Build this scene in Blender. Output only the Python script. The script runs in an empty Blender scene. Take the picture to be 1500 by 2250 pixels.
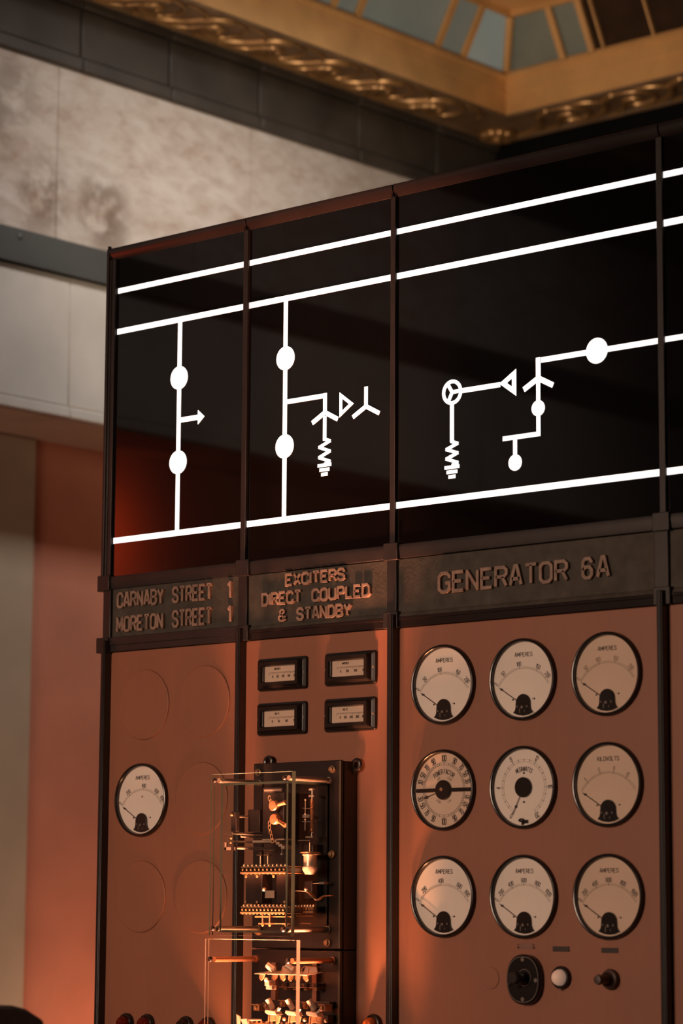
import bpy, bmesh, math, random
from math import sin, cos, pi, radians
from mathutils import Vector, Matrix

random.seed(7)
SC = bpy.context.scene
COL = SC.collection

# ---------------------------------------------------------------- camera, world, lights, exposure
SC.view_settings.view_transform = 'Standard'
SC.view_settings.look = 'None'
SC.view_settings.exposure = 0.0
SC.view_settings.gamma = 1.0
SC.view_settings.use_curve_mapping = False
SC.cycles.transparent_max_bounces = 32

cam_d = bpy.data.cameras.new('camera')
cam = bpy.data.objects.new('camera', cam_d)
COL.objects.link(cam)
SC.camera = cam
_r = Vector((0.74919092, 0.66232708, 0.00598346))
_u = Vector((0.09400482, -0.11526701, 0.98887644))
_d = Vector((-0.65564934, 0.74029477, 0.14861894))
M = Matrix((( _r.x, _u.x, -_d.x, 5.37941), (_r.y, _u.y, -_d.y, -5.07648), (_r.z, _u.z, -_d.z, 1.62), (0, 0, 0, 1)))
cam.matrix_world = M
cam_d.sensor_fit = 'AUTO'
cam_d.sensor_width = 36.0
cam_d.lens = 93.924
cam_d.clip_start = 0.05
cam_d.clip_end = 60
cam_d.dof.use_dof = True
cam_d.dof.focus_distance = 6.85
cam_d.dof.aperture_fstop = 2.6

world = bpy.data.worlds.new('world')
SC.world = world
world.use_nodes = True
world.node_tree.nodes['Background'].inputs[0].default_value = (1.0, 0.62, 0.42, 1)
world.node_tree.nodes['Background'].inputs[1].default_value = 0.012


def area(name, loc, target, size, power, color, sy=None, spread=180):
    d = bpy.data.lights.new(name, 'AREA')
    d.shape = 'RECTANGLE'
    d.size = size
    d.size_y = sy or size
    d.energy = power
    d.color = color
    d.spread = radians(spread)
    o = bpy.data.objects.new(name, d)
    COL.objects.link(o)
    o.location = loc
    o.rotation_euler = (Vector(target) - Vector(loc)).to_track_quat('-Z', 'Y').to_euler()
    return o


def spot(name, loc, target, power, color, angle, blend=0.5, radius=0.03):
    d = bpy.data.lights.new(name, 'SPOT')
    d.energy = power
    d.color = color
    d.spot_size = radians(angle)
    d.spot_blend = blend
    d.shadow_soft_size = radius
    o = bpy.data.objects.new(name, d)
    COL.objects.link(o)
    o.location = loc
    o.rotation_euler = (Vector(target) - Vector(loc)).to_track_quat('-Z', 'Y').to_euler()
    return o


def point(name, loc, power, color, radius=0.03):
    d = bpy.data.lights.new(name, 'POINT')
    d.energy = power
    d.color = color
    d.shadow_soft_size = radius
    o = bpy.data.objects.new(name, d)
    COL.objects.link(o)
    o.location = loc
    return o


# daylight under the ceiling lantern, falling on the marble wall behind the board
area('lantern_daylight', (0.1, 1.75, 5.15), (-1.5, 1.75, 3.6), 2.0, 9.6, (1.0, 0.95, 0.90), sy=0.4, spread=80)
area('lantern_daylight_front', (0.1, -2.6, 5.15), (-1.5, -2.6, 3.6), 3.4, 7.5, (1.0, 0.93, 0.87), sy=0.4, spread=80)
# warm room lamps in front of the board
area('room_lamps', (0.5, -6.3, 2.6), (0.5, 0.0, 1.95), 1.8, 45, (1.0, 0.68, 0.49), spread=88)
# warm uplight onto the gilded cornice
area('cornice_uplight', (0.25, 1.0, 3.55), (-1.2, 3.2, 5.05), 0.5, 12.0, (1.0, 0.78, 0.54), spread=120)
# warm shelf lamps under the instruments, below the frame
area('shelf_lamp_relay', (0.82, -0.305, 1.02), (0.805, -0.225, 1.70), 0.24, 27, (1.0, 0.34, 0.165), sy=0.20, spread=27)
spot('shelf_lamp_post', (0.925, -0.10, 1.08), (1.066, 0.0, 1.75), 62, (1.0, 0.36, 0.13), 17, 0.5, 0.02)
spot('shelf_lamp_gauges', (1.17, -0.13, 1.02), (1.085, -0.01, 1.95), 64, (1.0, 0.36, 0.14), 22, 0.9, 0.03)
spot('shelf_lamp_left', (0.605, -0.10, 1.10), (0.38, -0.005, 1.80), 16, (1.0, 0.38, 0.15), 40, 0.8, 0.02)
# orange glow in the wall recess beside the board
area('recess_glow', (-1.30, 2.0, 0.7), (-1.9, 2.1, 1.6), 0.4, 10, (1.0, 0.45, 0.25))
area('recess_warm_lamp', (-1.56, 0.9, 0.75), (-1.9, 1.0, 1.35), 0.25, 3.0, (1.0, 0.80, 0.62))
area('recess_red_lamp', (-1.66, -1.72, 3.02), (-1.9, -1.80, 2.96), 0.22, 5, (1.0, 0.17, 0.05))


# ---------------------------------------------------------------- materials
def new_mat(name):
    m = bpy.data.materials.new(name)
    m.use_nodes = True
    nt = m.node_tree
    b = nt.nodes['Principled BSDF']
    return m, nt, b


def pbr(name, col, rough=0.5, metal=0.0, noise=0.0, nscale=20.0, bump=0.0, bscale=60.0, ior=1.5, spec=0.5, rvar=0.0):
    m, nt, b = new_mat(name)
    b.inputs['Base Color'].default_value = (*col, 1)
    b.inputs['Roughness'].default_value = rough
    b.inputs['Metallic'].default_value = metal
    b.inputs['IOR'].default_value = ior
    b.inputs['Specular IOR Level'].default_value = spec
    N, Lk = nt.nodes, nt.links
    tc = N.new('ShaderNodeTexCoord')
    if noise > 0:
        n = N.new('ShaderNodeTexNoise')
        n.inputs['Scale'].default_value = nscale
        n.inputs['Detail'].default_value = 5
        Lk.new(tc.outputs['Object'], n.inputs['Vector'])
        r = N.new('ShaderNodeValToRGB')
        r.color_ramp.elements[0].position = 0.3
        r.color_ramp.elements[1].position = 0.7
        r.color_ramp.elements[0].color = (*[c * (1 - noise) for c in col], 1)
        r.color_ramp.elements[1].color = (*[min(1, c * (1 + noise)) for c in col], 1)
        Lk.new(n.outputs['Fac'], r.inputs['Fac'])
        Lk.new(r.outputs['Color'], b.inputs['Base Color'])
        if rvar > 0:
            mr = N.new('ShaderNodeMapRange')
            mr.inputs['To Min'].default_value = rough - rvar
            mr.inputs['To Max'].default_value = rough + rvar
            Lk.new(n.outputs['Fac'], mr.inputs['Value'])
            Lk.new(mr.outputs['Result'], b.inputs['Roughness'])
    if bump > 0:
        n2 = N.new('ShaderNodeTexNoise')
        n2.inputs['Scale'].default_value = bscale
        n2.inputs['Detail'].default_value = 4
        Lk.new(tc.outputs['Object'], n2.inputs['Vector'])
        bp = N.new('ShaderNodeBump')
        bp.inputs['Strength'].default_value = bump
        bp.inputs['Distance'].default_value = 0.004
        Lk.new(n2.outputs['Fac'], bp.inputs['Height'])
        Lk.new(bp.outputs['Normal'], b.inputs['Normal'])
    return m


def emissive(name, col, strength):
    m, nt, b = new_mat(name)
    b.inputs['Base Color'].default_value = (*[c * 0.8 for c in col], 1)
    b.inputs['Emission Color'].default_value = (*col, 1)
    b.inputs['Emission Strength'].default_value = strength
    b.inputs['Roughness'].default_value = 0.4
    return m


def thin_glass(name, tint=(0.97, 0.985, 0.975), refl=1.0):
    """clear sheet glass: fresnel mix of a clear and a mirror layer"""
    m = bpy.data.materials.new(name)
    m.use_nodes = True
    nt = m.node_tree
    nt.nodes.clear()
    out = nt.nodes.new('ShaderNodeOutputMaterial')
    mix = nt.nodes.new('ShaderNodeMixShader')
    tr = nt.nodes.new('ShaderNodeBsdfTransparent')
    tr.inputs['Color'].default_value = (*tint, 1)
    gl = nt.nodes.new('ShaderNodeBsdfGlossy')
    gl.inputs['Roughness'].default_value = 0.02
    gl.inputs['Color'].default_value = (refl, refl, refl, 1)
    fr = nt.nodes.new('ShaderNodeFresnel')
    fr.inputs['IOR'].default_value = 1.45
    ge = nt.nodes.new('ShaderNodeNewGeometry')
    inv = nt.nodes.new('ShaderNodeMath')
    inv.operation = 'SUBTRACT'
    inv.inputs[0].default_value = 1.0
    nt.links.new(ge.outputs['Backfacing'], inv.inputs[1])
    mu = nt.nodes.new('ShaderNodeMath')
    mu.operation = 'MULTIPLY'
    nt.links.new(fr.outputs['Fac'], mu.inputs[0])
    nt.links.new(inv.outputs[0], mu.inputs[1])
    nt.links.new(mu.outputs[0], mix.inputs['Fac'])
    nt.links.new(tr.outputs['BSDF'], mix.inputs[1])
    nt.links.new(gl.outputs['BSDF'], mix.inputs[2])
    nt.links.new(mix.outputs['Shader'], out.inputs['Surface'])
    return m


def marble_material():
    m, nt, b = new_mat('stained_marble')
    N, L = nt.nodes, nt.links
    geo = N.new('ShaderNodeNewGeometry')
    mp = N.new('ShaderNodeMapping')
    mp.inputs['Scale'].default_value = (1, 2.0, 4.2)
    mp.inputs['Rotation'].default_value = (0.12, 0, 0)
    L.new(geo.outputs['Position'], mp.inputs['Vector'])
    n1 = N.new('ShaderNodeTexNoise')
    n1.inputs['Scale'].default_value = 1.8
    n1.inputs['Detail'].default_value = 9
    n1.inputs['Roughness'].default_value = 0.66
    n1.inputs['Distortion'].default_value = 0.35
    L.new(mp.outputs['Vector'], n1.inputs['Vector'])
    r1 = N.new('ShaderNodeValToRGB')
    e = r1.color_ramp.elements
    e[0].position = 0.30
    e[0].color = (0.36, 0.265, 0.205, 1)
    e[1].position = 0.60
    e[1].color = (0.53, 0.475, 0.43, 1)
    x = e.new(0.45)
    x.color = (0.475, 0.405, 0.36, 1)
    L.new(n1.outputs['Fac'], r1.inputs['Fac'])
    n3 = N.new('ShaderNodeTexNoise')
    n3.inputs['Scale'].default_value = 7.0
    n3.inputs['Detail'].default_value = 6
    n3.inputs['Distortion'].default_value = 0.5
    L.new(mp.outputs['Vector'], n3.inputs['Vector'])
    r3 = N.new('ShaderNodeValToRGB')
    r3.color_ramp.elements[0].position = 0.35
    r3.color_ramp.elements[0].color = (0.84, 0.80, 0.77, 1)
    r3.color_ramp.elements[1].position = 0.6
    r3.color_ramp.elements[1].color = (1, 1, 1, 1)
    L.new(n3.outputs['Fac'], r3.inputs['Fac'])
    mul = N.new('ShaderNodeMix')
    mul.data_type = 'RGBA'
    mul.blend_type = 'MULTIPLY'
    mul.inputs[0].default_value = 1.0
    L.new(r1.outputs['Color'], mul.inputs[6])
    L.new(r3.outputs['Color'], mul.inputs[7])
    prev = mul.outputs[2]
    # old water stains with their own place on the stone
    for (sx, sy, sz, rad, amt) in ((-1.5, 1.10, 4.150, 0.17, 0.9), (-1.5, 1.38, 4.135, 0.19, 0.7), (-1.5, 0.92, 4.47, 0.20, 0.45),
                                   (-1.5, 0.86, 4.30, 0.16, 0.35), (-1.5, 1.42, 4.02, 0.13, 0.45), (-1.5, 1.05, 4.00, 0.12, 0.35)):
        dn = N.new('ShaderNodeVectorMath')
        dn.operation = 'SUBTRACT'
        dn.inputs[1].default_value = (sx, sy, sz)
        L.new(geo.outputs['Position'], dn.inputs[0])
        ln = N.new('ShaderNodeVectorMath')
        ln.operation = 'LENGTH'
        L.new(dn.outputs['Vector'], ln.inputs[0])
        mr = N.new('ShaderNodeMapRange')
        mr.interpolation_type = 'SMOOTHSTEP'
        mr.inputs['From Min'].default_value = rad
        mr.inputs['From Max'].default_value = rad * 0.25
        L.new(ln.outputs['Value'], mr.inputs['Value'])
        n2 = N.new('ShaderNodeTexNoise')
        n2.inputs['Scale'].default_value = 11
        n2.inputs['Detail'].default_value = 6
        L.new(geo.outputs['Position'], n2.inputs['Vector'])
        m2 = N.new('ShaderNodeMapRange')
        m2.inputs['From Min'].default_value = 0.36
        m2.inputs['From Max'].default_value = 0.55
        m2.inputs['To Max'].default_value = amt
        L.new(n2.outputs['Fac'], m2.inputs['Value'])
        mu = N.new('ShaderNodeMath')
        mu.operation = 'MULTIPLY'
        L.new(mr.outputs['Result'], mu.inputs[0])
        L.new(m2.outputs['Result'], mu.inputs[1])
        mx = N.new('ShaderNodeMix')
        mx.data_type = 'RGBA'
        L.new(mu.outputs[0], mx.inputs[0])
        L.new(prev, mx.inputs[6])
        mx.inputs[7].default_value = (0.11, 0.060, 0.034, 1)
        prev = mx.outputs[2]
    L.new(prev, b.inputs['Base Color'])
    b.inputs['Roughness'].default_value = 0.55
    return m


M_MARBLE = marble_material()
M_PLAIN_STONE = pbr('pale_stone', (0.50, 0.46, 0.42), 0.55, noise=0.14, nscale=3)
M_DARKSTONE = pbr('dark_stone', (0.046, 0.038, 0.032), 0.4, noise=0.3, nscale=5, bump=0.15, bscale=25)
M_GREYBEAM = pbr('grey_beam', (0.056, 0.057, 0.053), 0.45, noise=0.2, nscale=4)
M_SOFFIT = pbr('soffit_plaster', (0.34, 0.24, 0.19), 0.7, noise=0.1, nscale=4)
M_RECESS = pbr('orange_lit_wall', (0.52, 0.20, 0.125), 0.65, noise=0.12, nscale=3)  # orange light in the recess is put largely into this base colour
M_DOORPAINT = pbr('cream_paint', (0.42, 0.33, 0.24), 0.6, noise=0.1, nscale=3)
M_SHADEWALL = pbr('shadowed_wall', (0.0025, 0.0025, 0.0025), 0.9, noise=0.2, nscale=5, spec=0.1)  # dark stone, with its deep shadow put into the colour
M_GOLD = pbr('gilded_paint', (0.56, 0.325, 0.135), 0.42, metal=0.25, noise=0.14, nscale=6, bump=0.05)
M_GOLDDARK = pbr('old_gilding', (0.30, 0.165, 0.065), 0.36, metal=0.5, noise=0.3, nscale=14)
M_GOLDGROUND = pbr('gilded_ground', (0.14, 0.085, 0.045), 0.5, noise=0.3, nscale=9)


def lantern_glass(name, glow):
    m = pbr(name, (0.15, 0.17, 0.15), 0.35, noise=0.22, nscale=2.5)
    b = m.node_tree.nodes['Principled BSDF']
    b.inputs['Emission Color'].default_value = (0.90, 1.0, 0.90, 1)
    b.inputs['Emission Strength'].default_value = glow
    return m


M_LANTERN = lantern_glass('frosted_lantern_glass', 0.045)
M_LANTERNBRIGHT = lantern_glass('daylit_lantern_glass', 0.10)
M_LANTERNDIM = lantern_glass('dim_lantern_glass', 0.006)

M_BLIND = pbr('brown_slat', (0.045, 0.024, 0.014), 0.5, noise=0.2, nscale=9)
M_CEIL = pbr('ceiling_plaster', (0.22, 0.15, 0.09), 0.8, noise=0.1, nscale=2)
M_FLOOR = pbr('dark_floor', (0.05, 0.035, 0.025), 0.4, noise=0.2, nscale=2)
M_LEATHER = pbr('brown_leather', (0.065, 0.035, 0.028), 0.45, noise=0.15, nscale=30, bump=0.2, bscale=150)
M_GLASSBLACK = pbr('black_glass', (0.004, 0.003, 0.003), 0.035, noise=0.05, nscale=2)
M_GLOW = emissive('lit_opal_glass', (1.0, 0.94, 0.90), 1.35)
M_FRAME = pbr('bronzed_steel', (0.019, 0.014, 0.014), 0.42, noise=0.25, nscale=12, bump=0.06, bscale=40)
M_FRAMEGLOSS = pbr('polished_bronzed_steel', (0.017, 0.012, 0.012), 0.2, noise=0.2, nscale=6)
M_POST = pbr('black_enamel_post', (0.016, 0.013, 0.014), 0.3, noise=0.2, nscale=12)
M_PLATE = pbr('cast_name_plate', (0.050, 0.041, 0.031), 0.7, noise=0.35, nscale=26, bump=0.35, bscale=120)
M_LETTER = pbr('cast_lettering', (0.26, 0.17, 0.13), 0.55, noise=0.3, nscale=40, bump=0.15, bscale=120)
M_BODY = pbr('board_body', (0.02, 0.015, 0.013), 0.6, noise=0.2, nscale=5)
M_BAKELITE = pbr('black_bakelite', (0.013, 0.010, 0.009), 0.22, noise=0.2, nscale=10)
M_EBONITE = pbr('dull_ebonite', (0.018, 0.012, 0.011), 0.32, noise=0.25, nscale=18)
M_DIAL = pbr('cream_dial', (0.86, 0.76, 0.68), 0.55, noise=0.05, nscale=8)
M_DIALOLD = pbr('yellowed_dial', (0.70, 0.52, 0.40), 0.55, noise=0.06, nscale=8)
M_INK = pbr('dial_ink', (0.02, 0.008, 0.006), 0.6, noise=0.1)
M_INKFADE = pbr('faded_dial_ink', (0.28, 0.19, 0.13), 0.6, noise=0.1)
M_STEEL = pbr('bright_steel', (0.36, 0.28, 0.23), 0.33, metal=0.5, noise=0.08, nscale=30)
M_BRASS = pbr('worn_brass', (0.42, 0.235, 0.125), 0.30, metal=0.6, noise=0.15, nscale=30)
M_COPPER = pbr('copper_wire', (0.42, 0.18, 0.09), 0.33, metal=0.5, noise=0.15, nscale=60)
M_BROWNSTRIP = pbr('brown_fibre', (0.16, 0.065, 0.04), 0.5, noise=0.2, nscale=20)
M_PALEMETAL = pbr('nickel_plate', (0.62, 0.46, 0.35), 0.33, metal=0.5, noise=0.1, nscale=20)
M_PANE = thin_glass('clear_glass')
M_GAUGEGLASS = thin_glass('gauge_glass', (0.99, 0.985, 0.98))


def edge_mat(name, col):
    """ground glass edge: passes on light travelling inside the sheet"""
    m = bpy.data.materials.new(name)
    m.use_nodes = True
    nt = m.node_tree
    nt.nodes.clear()
    out = nt.nodes.new('ShaderNodeOutputMaterial')
    tl = nt.nodes.new('ShaderNodeBsdfTranslucent')
    df = nt.nodes.new('ShaderNodeBsdfDiffuse')
    gl = nt.nodes.new('ShaderNodeBsdfGlossy')
    n = nt.nodes.new('ShaderNodeTexNoise')
    n.inputs['Scale'].default_value = 25
    r = nt.nodes.new('ShaderNodeValToRGB')
    r.color_ramp.elements[0].color = (*[c * 0.8 for c in col], 1)
    r.color_ramp.elements[1].color = (*col, 1)
    gl.inputs['Roughness'].default_value = 0.2
    m1 = nt.nodes.new('ShaderNodeMixShader')
    m2 = nt.nodes.new('ShaderNodeMixShader')
    m1.inputs[0].default_value = 0.65
    m2.inputs[0].default_value = 0.12
    nt.links.new(n.outputs['Fac'], r.inputs['Fac'])
    nt.links.new(r.outputs['Color'], tl.inputs['Color'])
    nt.links.new(r.outputs['Color'], df.inputs['Color'])
    nt.links.new(df.outputs[0], m1.inputs[1])
    nt.links.new(tl.outputs[0], m1.inputs[2])
    nt.links.new(m1.outputs[0], m2.inputs[1])
    nt.links.new(gl.outputs[0], m2.inputs[2])
    nt.links.new(m2.outputs[0], out.inputs['Surface'])
    return m


M_EDGE = edge_mat('glass_edge', (0.065, 0.095, 0.080))
M_PALEEDGE = edge_mat('lit_plate_edge', (0.52, 0.42, 0.35))  # pale tone imitates lamplight piped to the lower plate's edge
M_RED = pbr('red_lens', (0.10, 0.006, 0.004), 0.12, noise=0.1, nscale=10)
M_AMBER = pbr('amber_lens', (0.42, 0.09, 0.02), 0.15, noise=0.1, nscale=10)
M_DARKLENS = pbr('dark_lens', (0.018, 0.006, 0.005), 0.12, noise=0.1, nscale=10)
M_OPAL = emissive('opal_lamp_cap', (1.0, 0.66, 0.48), 0.16)
M_GREYLINE = pbr('engraved_line', (0.16, 0.12, 0.10), 0.5, noise=0.1)
M_STRIP = pbr('greenish_strip', (0.055, 0.052, 0.040), 0.35, noise=0.1)
M_LABEL = pbr('dark_label', (0.030, 0.020, 0.015), 0.6, noise=0.2, nscale=50)
M_LABELPALE = pbr('worn_label', (0.24, 0.115, 0.085), 0.6, noise=0.2, nscale=60)


def panel_material():
    m, nt, b = new_mat('panel_paint')
    N, L = nt.nodes, nt.links
    geo = N.new('ShaderNodeNewGeometry')
    n = N.new('ShaderNodeTexNoise')
    n.inputs['Scale'].default_value = 2.2
    n.inputs['Detail'].default_value = 7
    L.new(geo.outputs['Position'], n.inputs['Vector'])
    r = N.new('ShaderNodeValToRGB')
    r.color_ramp.elements[0].position = 0.3
    r.color_ramp.elements[0].color = (0.27, 0.104, 0.059, 1)
    r.color_ramp.elements[1].position = 0.7
    r.color_ramp.elements[1].color = (0.315, 0.117, 0.064, 1)
    L.new(n.outputs['Fac'], r.inputs['Fac'])
    mp = N.new('ShaderNodeMapping')
    mp.inputs['Scale'].default_value = (60, 60, 5)
    L.new(geo.outputs['Position'], mp.inputs['Vector'])
    n2 = N.new('ShaderNodeTexNoise')
    n2.inputs['Scale'].default_value = 1.0
    n2.inputs['Detail'].default_value = 3
    L.new(mp.outputs['Vector'], n2.inputs['Vector'])
    r2 = N.new('ShaderNodeValToRGB')
    r2.color_ramp.elements[0].color = (0.93, 0.93, 0.93, 1)
    r2.color_ramp.elements[1].color = (1.05, 1.05, 1.05, 1)
    L.new(n2.outputs['Fac'], r2.inputs['Fac'])
    mul = N.new('ShaderNodeMix')
    mul.data_type = 'RGBA'
    mul.blend_type = 'MULTIPLY'
    mul.inputs[0].default_value = 1.0
    L.new(r.outputs['Color'], mul.inputs[6])
    L.new(r2.outputs['Color'], mul.inputs[7])
    L.new(mul.outputs[2], b.inputs['Base Color'])
    b.inputs['Roughness'].default_value = 0.5
    return m


M_PANEL = panel_material()


# ---------------------------------------------------------------- mesh helpers
class MB:
    """collects shapes in one bmesh; mi = material slot"""

    def __init__(self):
        self.bm = bmesh.new()

    def face(self, vs, mi=0, smooth=False):
        try:
            f = self.bm.faces.new(vs)
            f.material_index = mi
            f.smooth = smooth
            return f
        except ValueError:
            return None

    def box(self, x0, x1, y0, y1, z0, z1, mi=0):
        v = [self.bm.verts.new(p) for p in ((x0, y0, z0), (x1, y0, z0), (x1, y1, z0), (x0, y1, z0),
                                            (x0, y0, z1), (x1, y0, z1), (x1, y1, z1), (x0, y1, z1))]
        for q in ((3, 2, 1, 0), (4, 5, 6, 7), (0, 1, 5, 4), (1, 2, 6, 5), (2, 3, 7, 6), (3, 0, 4, 7)):
            self.face([v[i] for i in q], mi)
        return self

    def loft(self, rings, mi=0, smooth=False, cap0=True, cap1=True, closed=True):
        R = [[self.bm.verts.new(p) for p in ring] for ring in rings]
        n = len(R[0])
        for a, b in zip(R[:-1], R[1:]):
            for i in range(n if closed else n - 1):
                j = (i + 1) % n
                self.face([a[i], a[j], b[j], b[i]], mi, smooth)
        if cap0:
            self.face(list(reversed(R[0])), mi)
        if cap1:
            self.face(R[-1], mi)
        return self

    def prism(self, pts, y0, y1, mi=0):
        """pts (x,z) polygon, counter-clockwise seen from -Y"""
        return self.loft([[(x, y1, z) for x, z in pts], [(x, y0, z) for x, z in pts]], mi)

    def prism_x(self, pts, x0, x1, mi=0):
        return self.loft([[(x0, y, z) for y, z in pts], [(x1, y, z) for y, z in pts]], mi)

    def prism_yz(self, pts, y0, y1, mi=0):
        return self.prism(pts, y0, y1, mi)

    def lathe(self, prof, c=(0, 0, 0), axis='y', seg=40, mi=0, smooth=True, cap0=False, cap1=False):
        rings = []
        for r, h in prof:
            ring = []
            for i in range(seg):
                a = 2 * pi * i / seg
                if axis == 'y':
                    ring.append((c[0] + r * cos(a), c[1] + h, c[2] + r * sin(a)))
                elif axis == 'z':
                    ring.append((c[0] + r * cos(a), c[1] + r * sin(a), c[2] + h))
                else:
                    ring.append((c[0] + h, c[1] + r * cos(a), c[2] + r * sin(a)))
            rings.append(ring)
        return self.loft(rings, mi, smooth, cap0, cap1)

    def tube(self, path, r, seg=10, mi=0, caps=True, smooth=True):
        P = [Vector(p) for p in path]
        n = len(P)
        rr = r if isinstance(r, (list, tuple)) else [r] * n
        rings = []
        prev = None
        for i in range(n):
            t = (P[min(i + 1, n - 1)] - P[max(i - 1, 0)]).normalized()
            if prev is None:
                a = Vector((0, 0, 1)) if abs(t.z) < 0.9 else Vector((1, 0, 0))
                s = t.cross(a).normalized()
            else:
                s = (prev - t * prev.dot(t)).normalized()
            prev = s
            w = t.cross(s)
            rings.append([tuple(P[i] + (s * cos(2 * pi * k / seg) + w * sin(2 * pi * k / seg)) * rr[i]) for k in range(seg)])
        return self.loft(rings, mi, smooth, caps, caps)

    def sphere(self, c, r, sx=1, sy=1, sz=1, seg=16, mi=0):
        m = Matrix.Translation(c) @ Matrix.Diagonal((r * sx, r * sy, r * sz, 1))
        g = bmesh.ops.create_uvsphere(self.bm, u_segments=seg, v_segments=seg // 2, radius=1, matrix=m)
        for v in g['verts']:
            for f in v.link_faces:
                f.material_index = mi
                f.smooth = True
        return self

    def disc(self, cx, cz, r, y0, y1, seg=32, mi=0, rx=None):
        pts = [(cx + (rx or r) * cos(2 * pi * i / seg), cz + r * sin(2 * pi * i / seg)) for i in range(seg)]
        return self.prism(pts, y0, y1, mi)

    def ring(self, cx, cz, r0, r1, y0, y1, a0=0, a1=360, seg=48, mi=0, ex=1.0):
        n = max(3, int(seg * abs(a1 - a0) / 360))
        full = abs(a1 - a0) >= 359.9
        rings = []
        for i in range(n if full else n + 1):
            a = radians(a0 + (a1 - a0) * i / n)
            c, s = cos(a) * ex, sin(a)
            rings.append([(cx + r0 * c, y0, cz + r0 * s), (cx + r1 * c, y0, cz + r1 * s), (cx + r1 * c, y1, cz + r1 * s), (cx + r0 * c, y1, cz + r0 * s)])
        if full:
            rings.append(rings[0])
        self.loft(rings, mi, False, not full, not full)
        return self

    def strip(self, pts, hw, y0, y1, mi=0, fn=None):
        """flat bar of half width hw following the polyline pts in the xz plane, mitred"""
        P = [Vector((p[0], p[1])) for p in pts]
        closed = (P[0] - P[-1]).length < 1e-9
        if closed:
            P = P[:-1]
        n = len(P)
        if not closed:
            # sharp corners: two overlapping bars instead of a pinched mitre
            for i in range(1, n - 1):
                d0 = (P[i] - P[i - 1]).normalized()
                d1 = (P[i + 1] - P[i]).normalized()
                if d0.dot(d1) < -0.05:
                    e = hw * 0.55
                    self.strip([tuple(p) for p in P[:i]] + [tuple(P[i] + d0 * e)], hw, y0, y1, mi, fn)
                    self.strip([tuple(P[i] - d1 * e)] + [tuple(p) for p in P[i + 1:]], hw, y0 - 0.05 * (y1 - y0), y1, mi, fn)
                    return self
        rings = []
        for i in range(n):
            if closed or 0 < i < n - 1:
                d0 = (P[i] - P[i - 1]).normalized()
                d1 = (P[(i + 1) % n] - P[i]).normalized()
            else:
                d0 = d1 = ((P[1] - P[0]) if i == 0 else (P[-1] - P[-2])).normalized()
            n0 = Vector((-d0.y, d0.x))
            n1 = Vector((-d1.y, d1.x))
            m = (n0 + n1)
            m = m.normalized() if m.length > 1e-6 else n0
            k = hw / max(0.45, m.dot(n0))
            a, b = P[i] + m * k, P[i] - m * k
            if fn:
                a, b = fn(a.x, a.y), fn(b.x, b.y)
            rings.append([(a[0], y0, a[1]), (b[0], y0, b[1]), (b[0], y1, b[1]), (a[0], y1, a[1])])
        if closed:
            rings.append(rings[0])
        self.loft(rings, mi, False, not closed, not closed)
        return self

    def rrect(self, levels, cx=0, cz=0, seg=5, mi=0, cap0=True, cap1=True, smooth=False):
        """levels: (w, h, corner radius, y)"""
        rings = []
        for w, h, r, y in levels:
            ring = []
            for k, (sx, sz) in enumerate(((1, 1), (-1, 1), (-1, -1), (1, -1))):
                for i in range(seg + 1):
                    a = pi / 2 * k + pi / 2 * i / seg
                    ring.append((cx + sx * (w / 2 - r) + r * cos(a), y, cz + sz * (h / 2 - r) + r * sin(a)))
            rings.append(ring)
        return self.loft(rings, mi, smooth, cap0, cap1)

    def build(self, name, mats, parent=None, bevel=0.0, origin=None, auto=True, bseg=2):
        bm = self.bm
        bmesh.ops.recalc_face_normals(bm, faces=bm.faces[:])
        if origin is None:
            if parent is None:
                xs = [v.co for v in bm.verts]
                lo = Vector([min(c[i] for c in xs) for i in range(3)])
                hi = Vector([max(c[i] for c in xs) for i in range(3)])
                origin = Vector(((lo.x + hi.x) / 2, (lo.y + hi.y) / 2, lo.z))
            else:
                origin = WORLD_LOC.get(parent.name, Vector((0, 0, 0)))
        origin = Vector(origin)
        me = bpy.data.meshes.new(name)
        bmesh.ops.translate(bm, verts=bm.verts[:], vec=-origin)
        bm.to_mesh(me)
        bm.free()
        me.set_sharp_from_angle(angle=radians(32))
        for m in (mats if isinstance(mats, (list, tuple)) else [mats]):
            me.materials.append(m)
        o = bpy.data.objects.new(name, me)
        COL.objects.link(o)
        if parent is not None:
            o.parent = parent
            WORLD_LOC[o.name] = WORLD_LOC.get(parent.name, Vector((0, 0, 0)))
            # keep shapes given in world coordinates
            o.location = origin - WORLD_LOC.get(parent.name, Vector((0, 0, 0)))
        else:
            o.location = origin
            WORLD_LOC[o.name] = origin.copy()
        if bevel > 0:
            md = o.modifiers.new('bevel', 'BEVEL')
            md.width = bevel
            md.segments = bseg
            md.limit_method = 'ANGLE'
            md.angle_limit = radians(40)
        return o


WORLD_LOC = {}


def tag(o, label, cat=None, group=None, kind=None):
    if label:
        o['label'] = label
    if cat:
        o['category'] = cat
    if group:
        o['group'] = group
    if kind:
        o['kind'] = kind
    return o


def thing(name, label, cat, loc, group=None):
    o = bpy.data.objects.new(name, None)
    o.empty_display_size = 0.05
    COL.objects.link(o)
    o.location = loc
    WORLD_LOC[o.name] = Vector(loc)
    return tag(o, label, cat, group)


def struct(o, label, cat):
    return tag(o, label, cat, None, 'structure')


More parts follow.
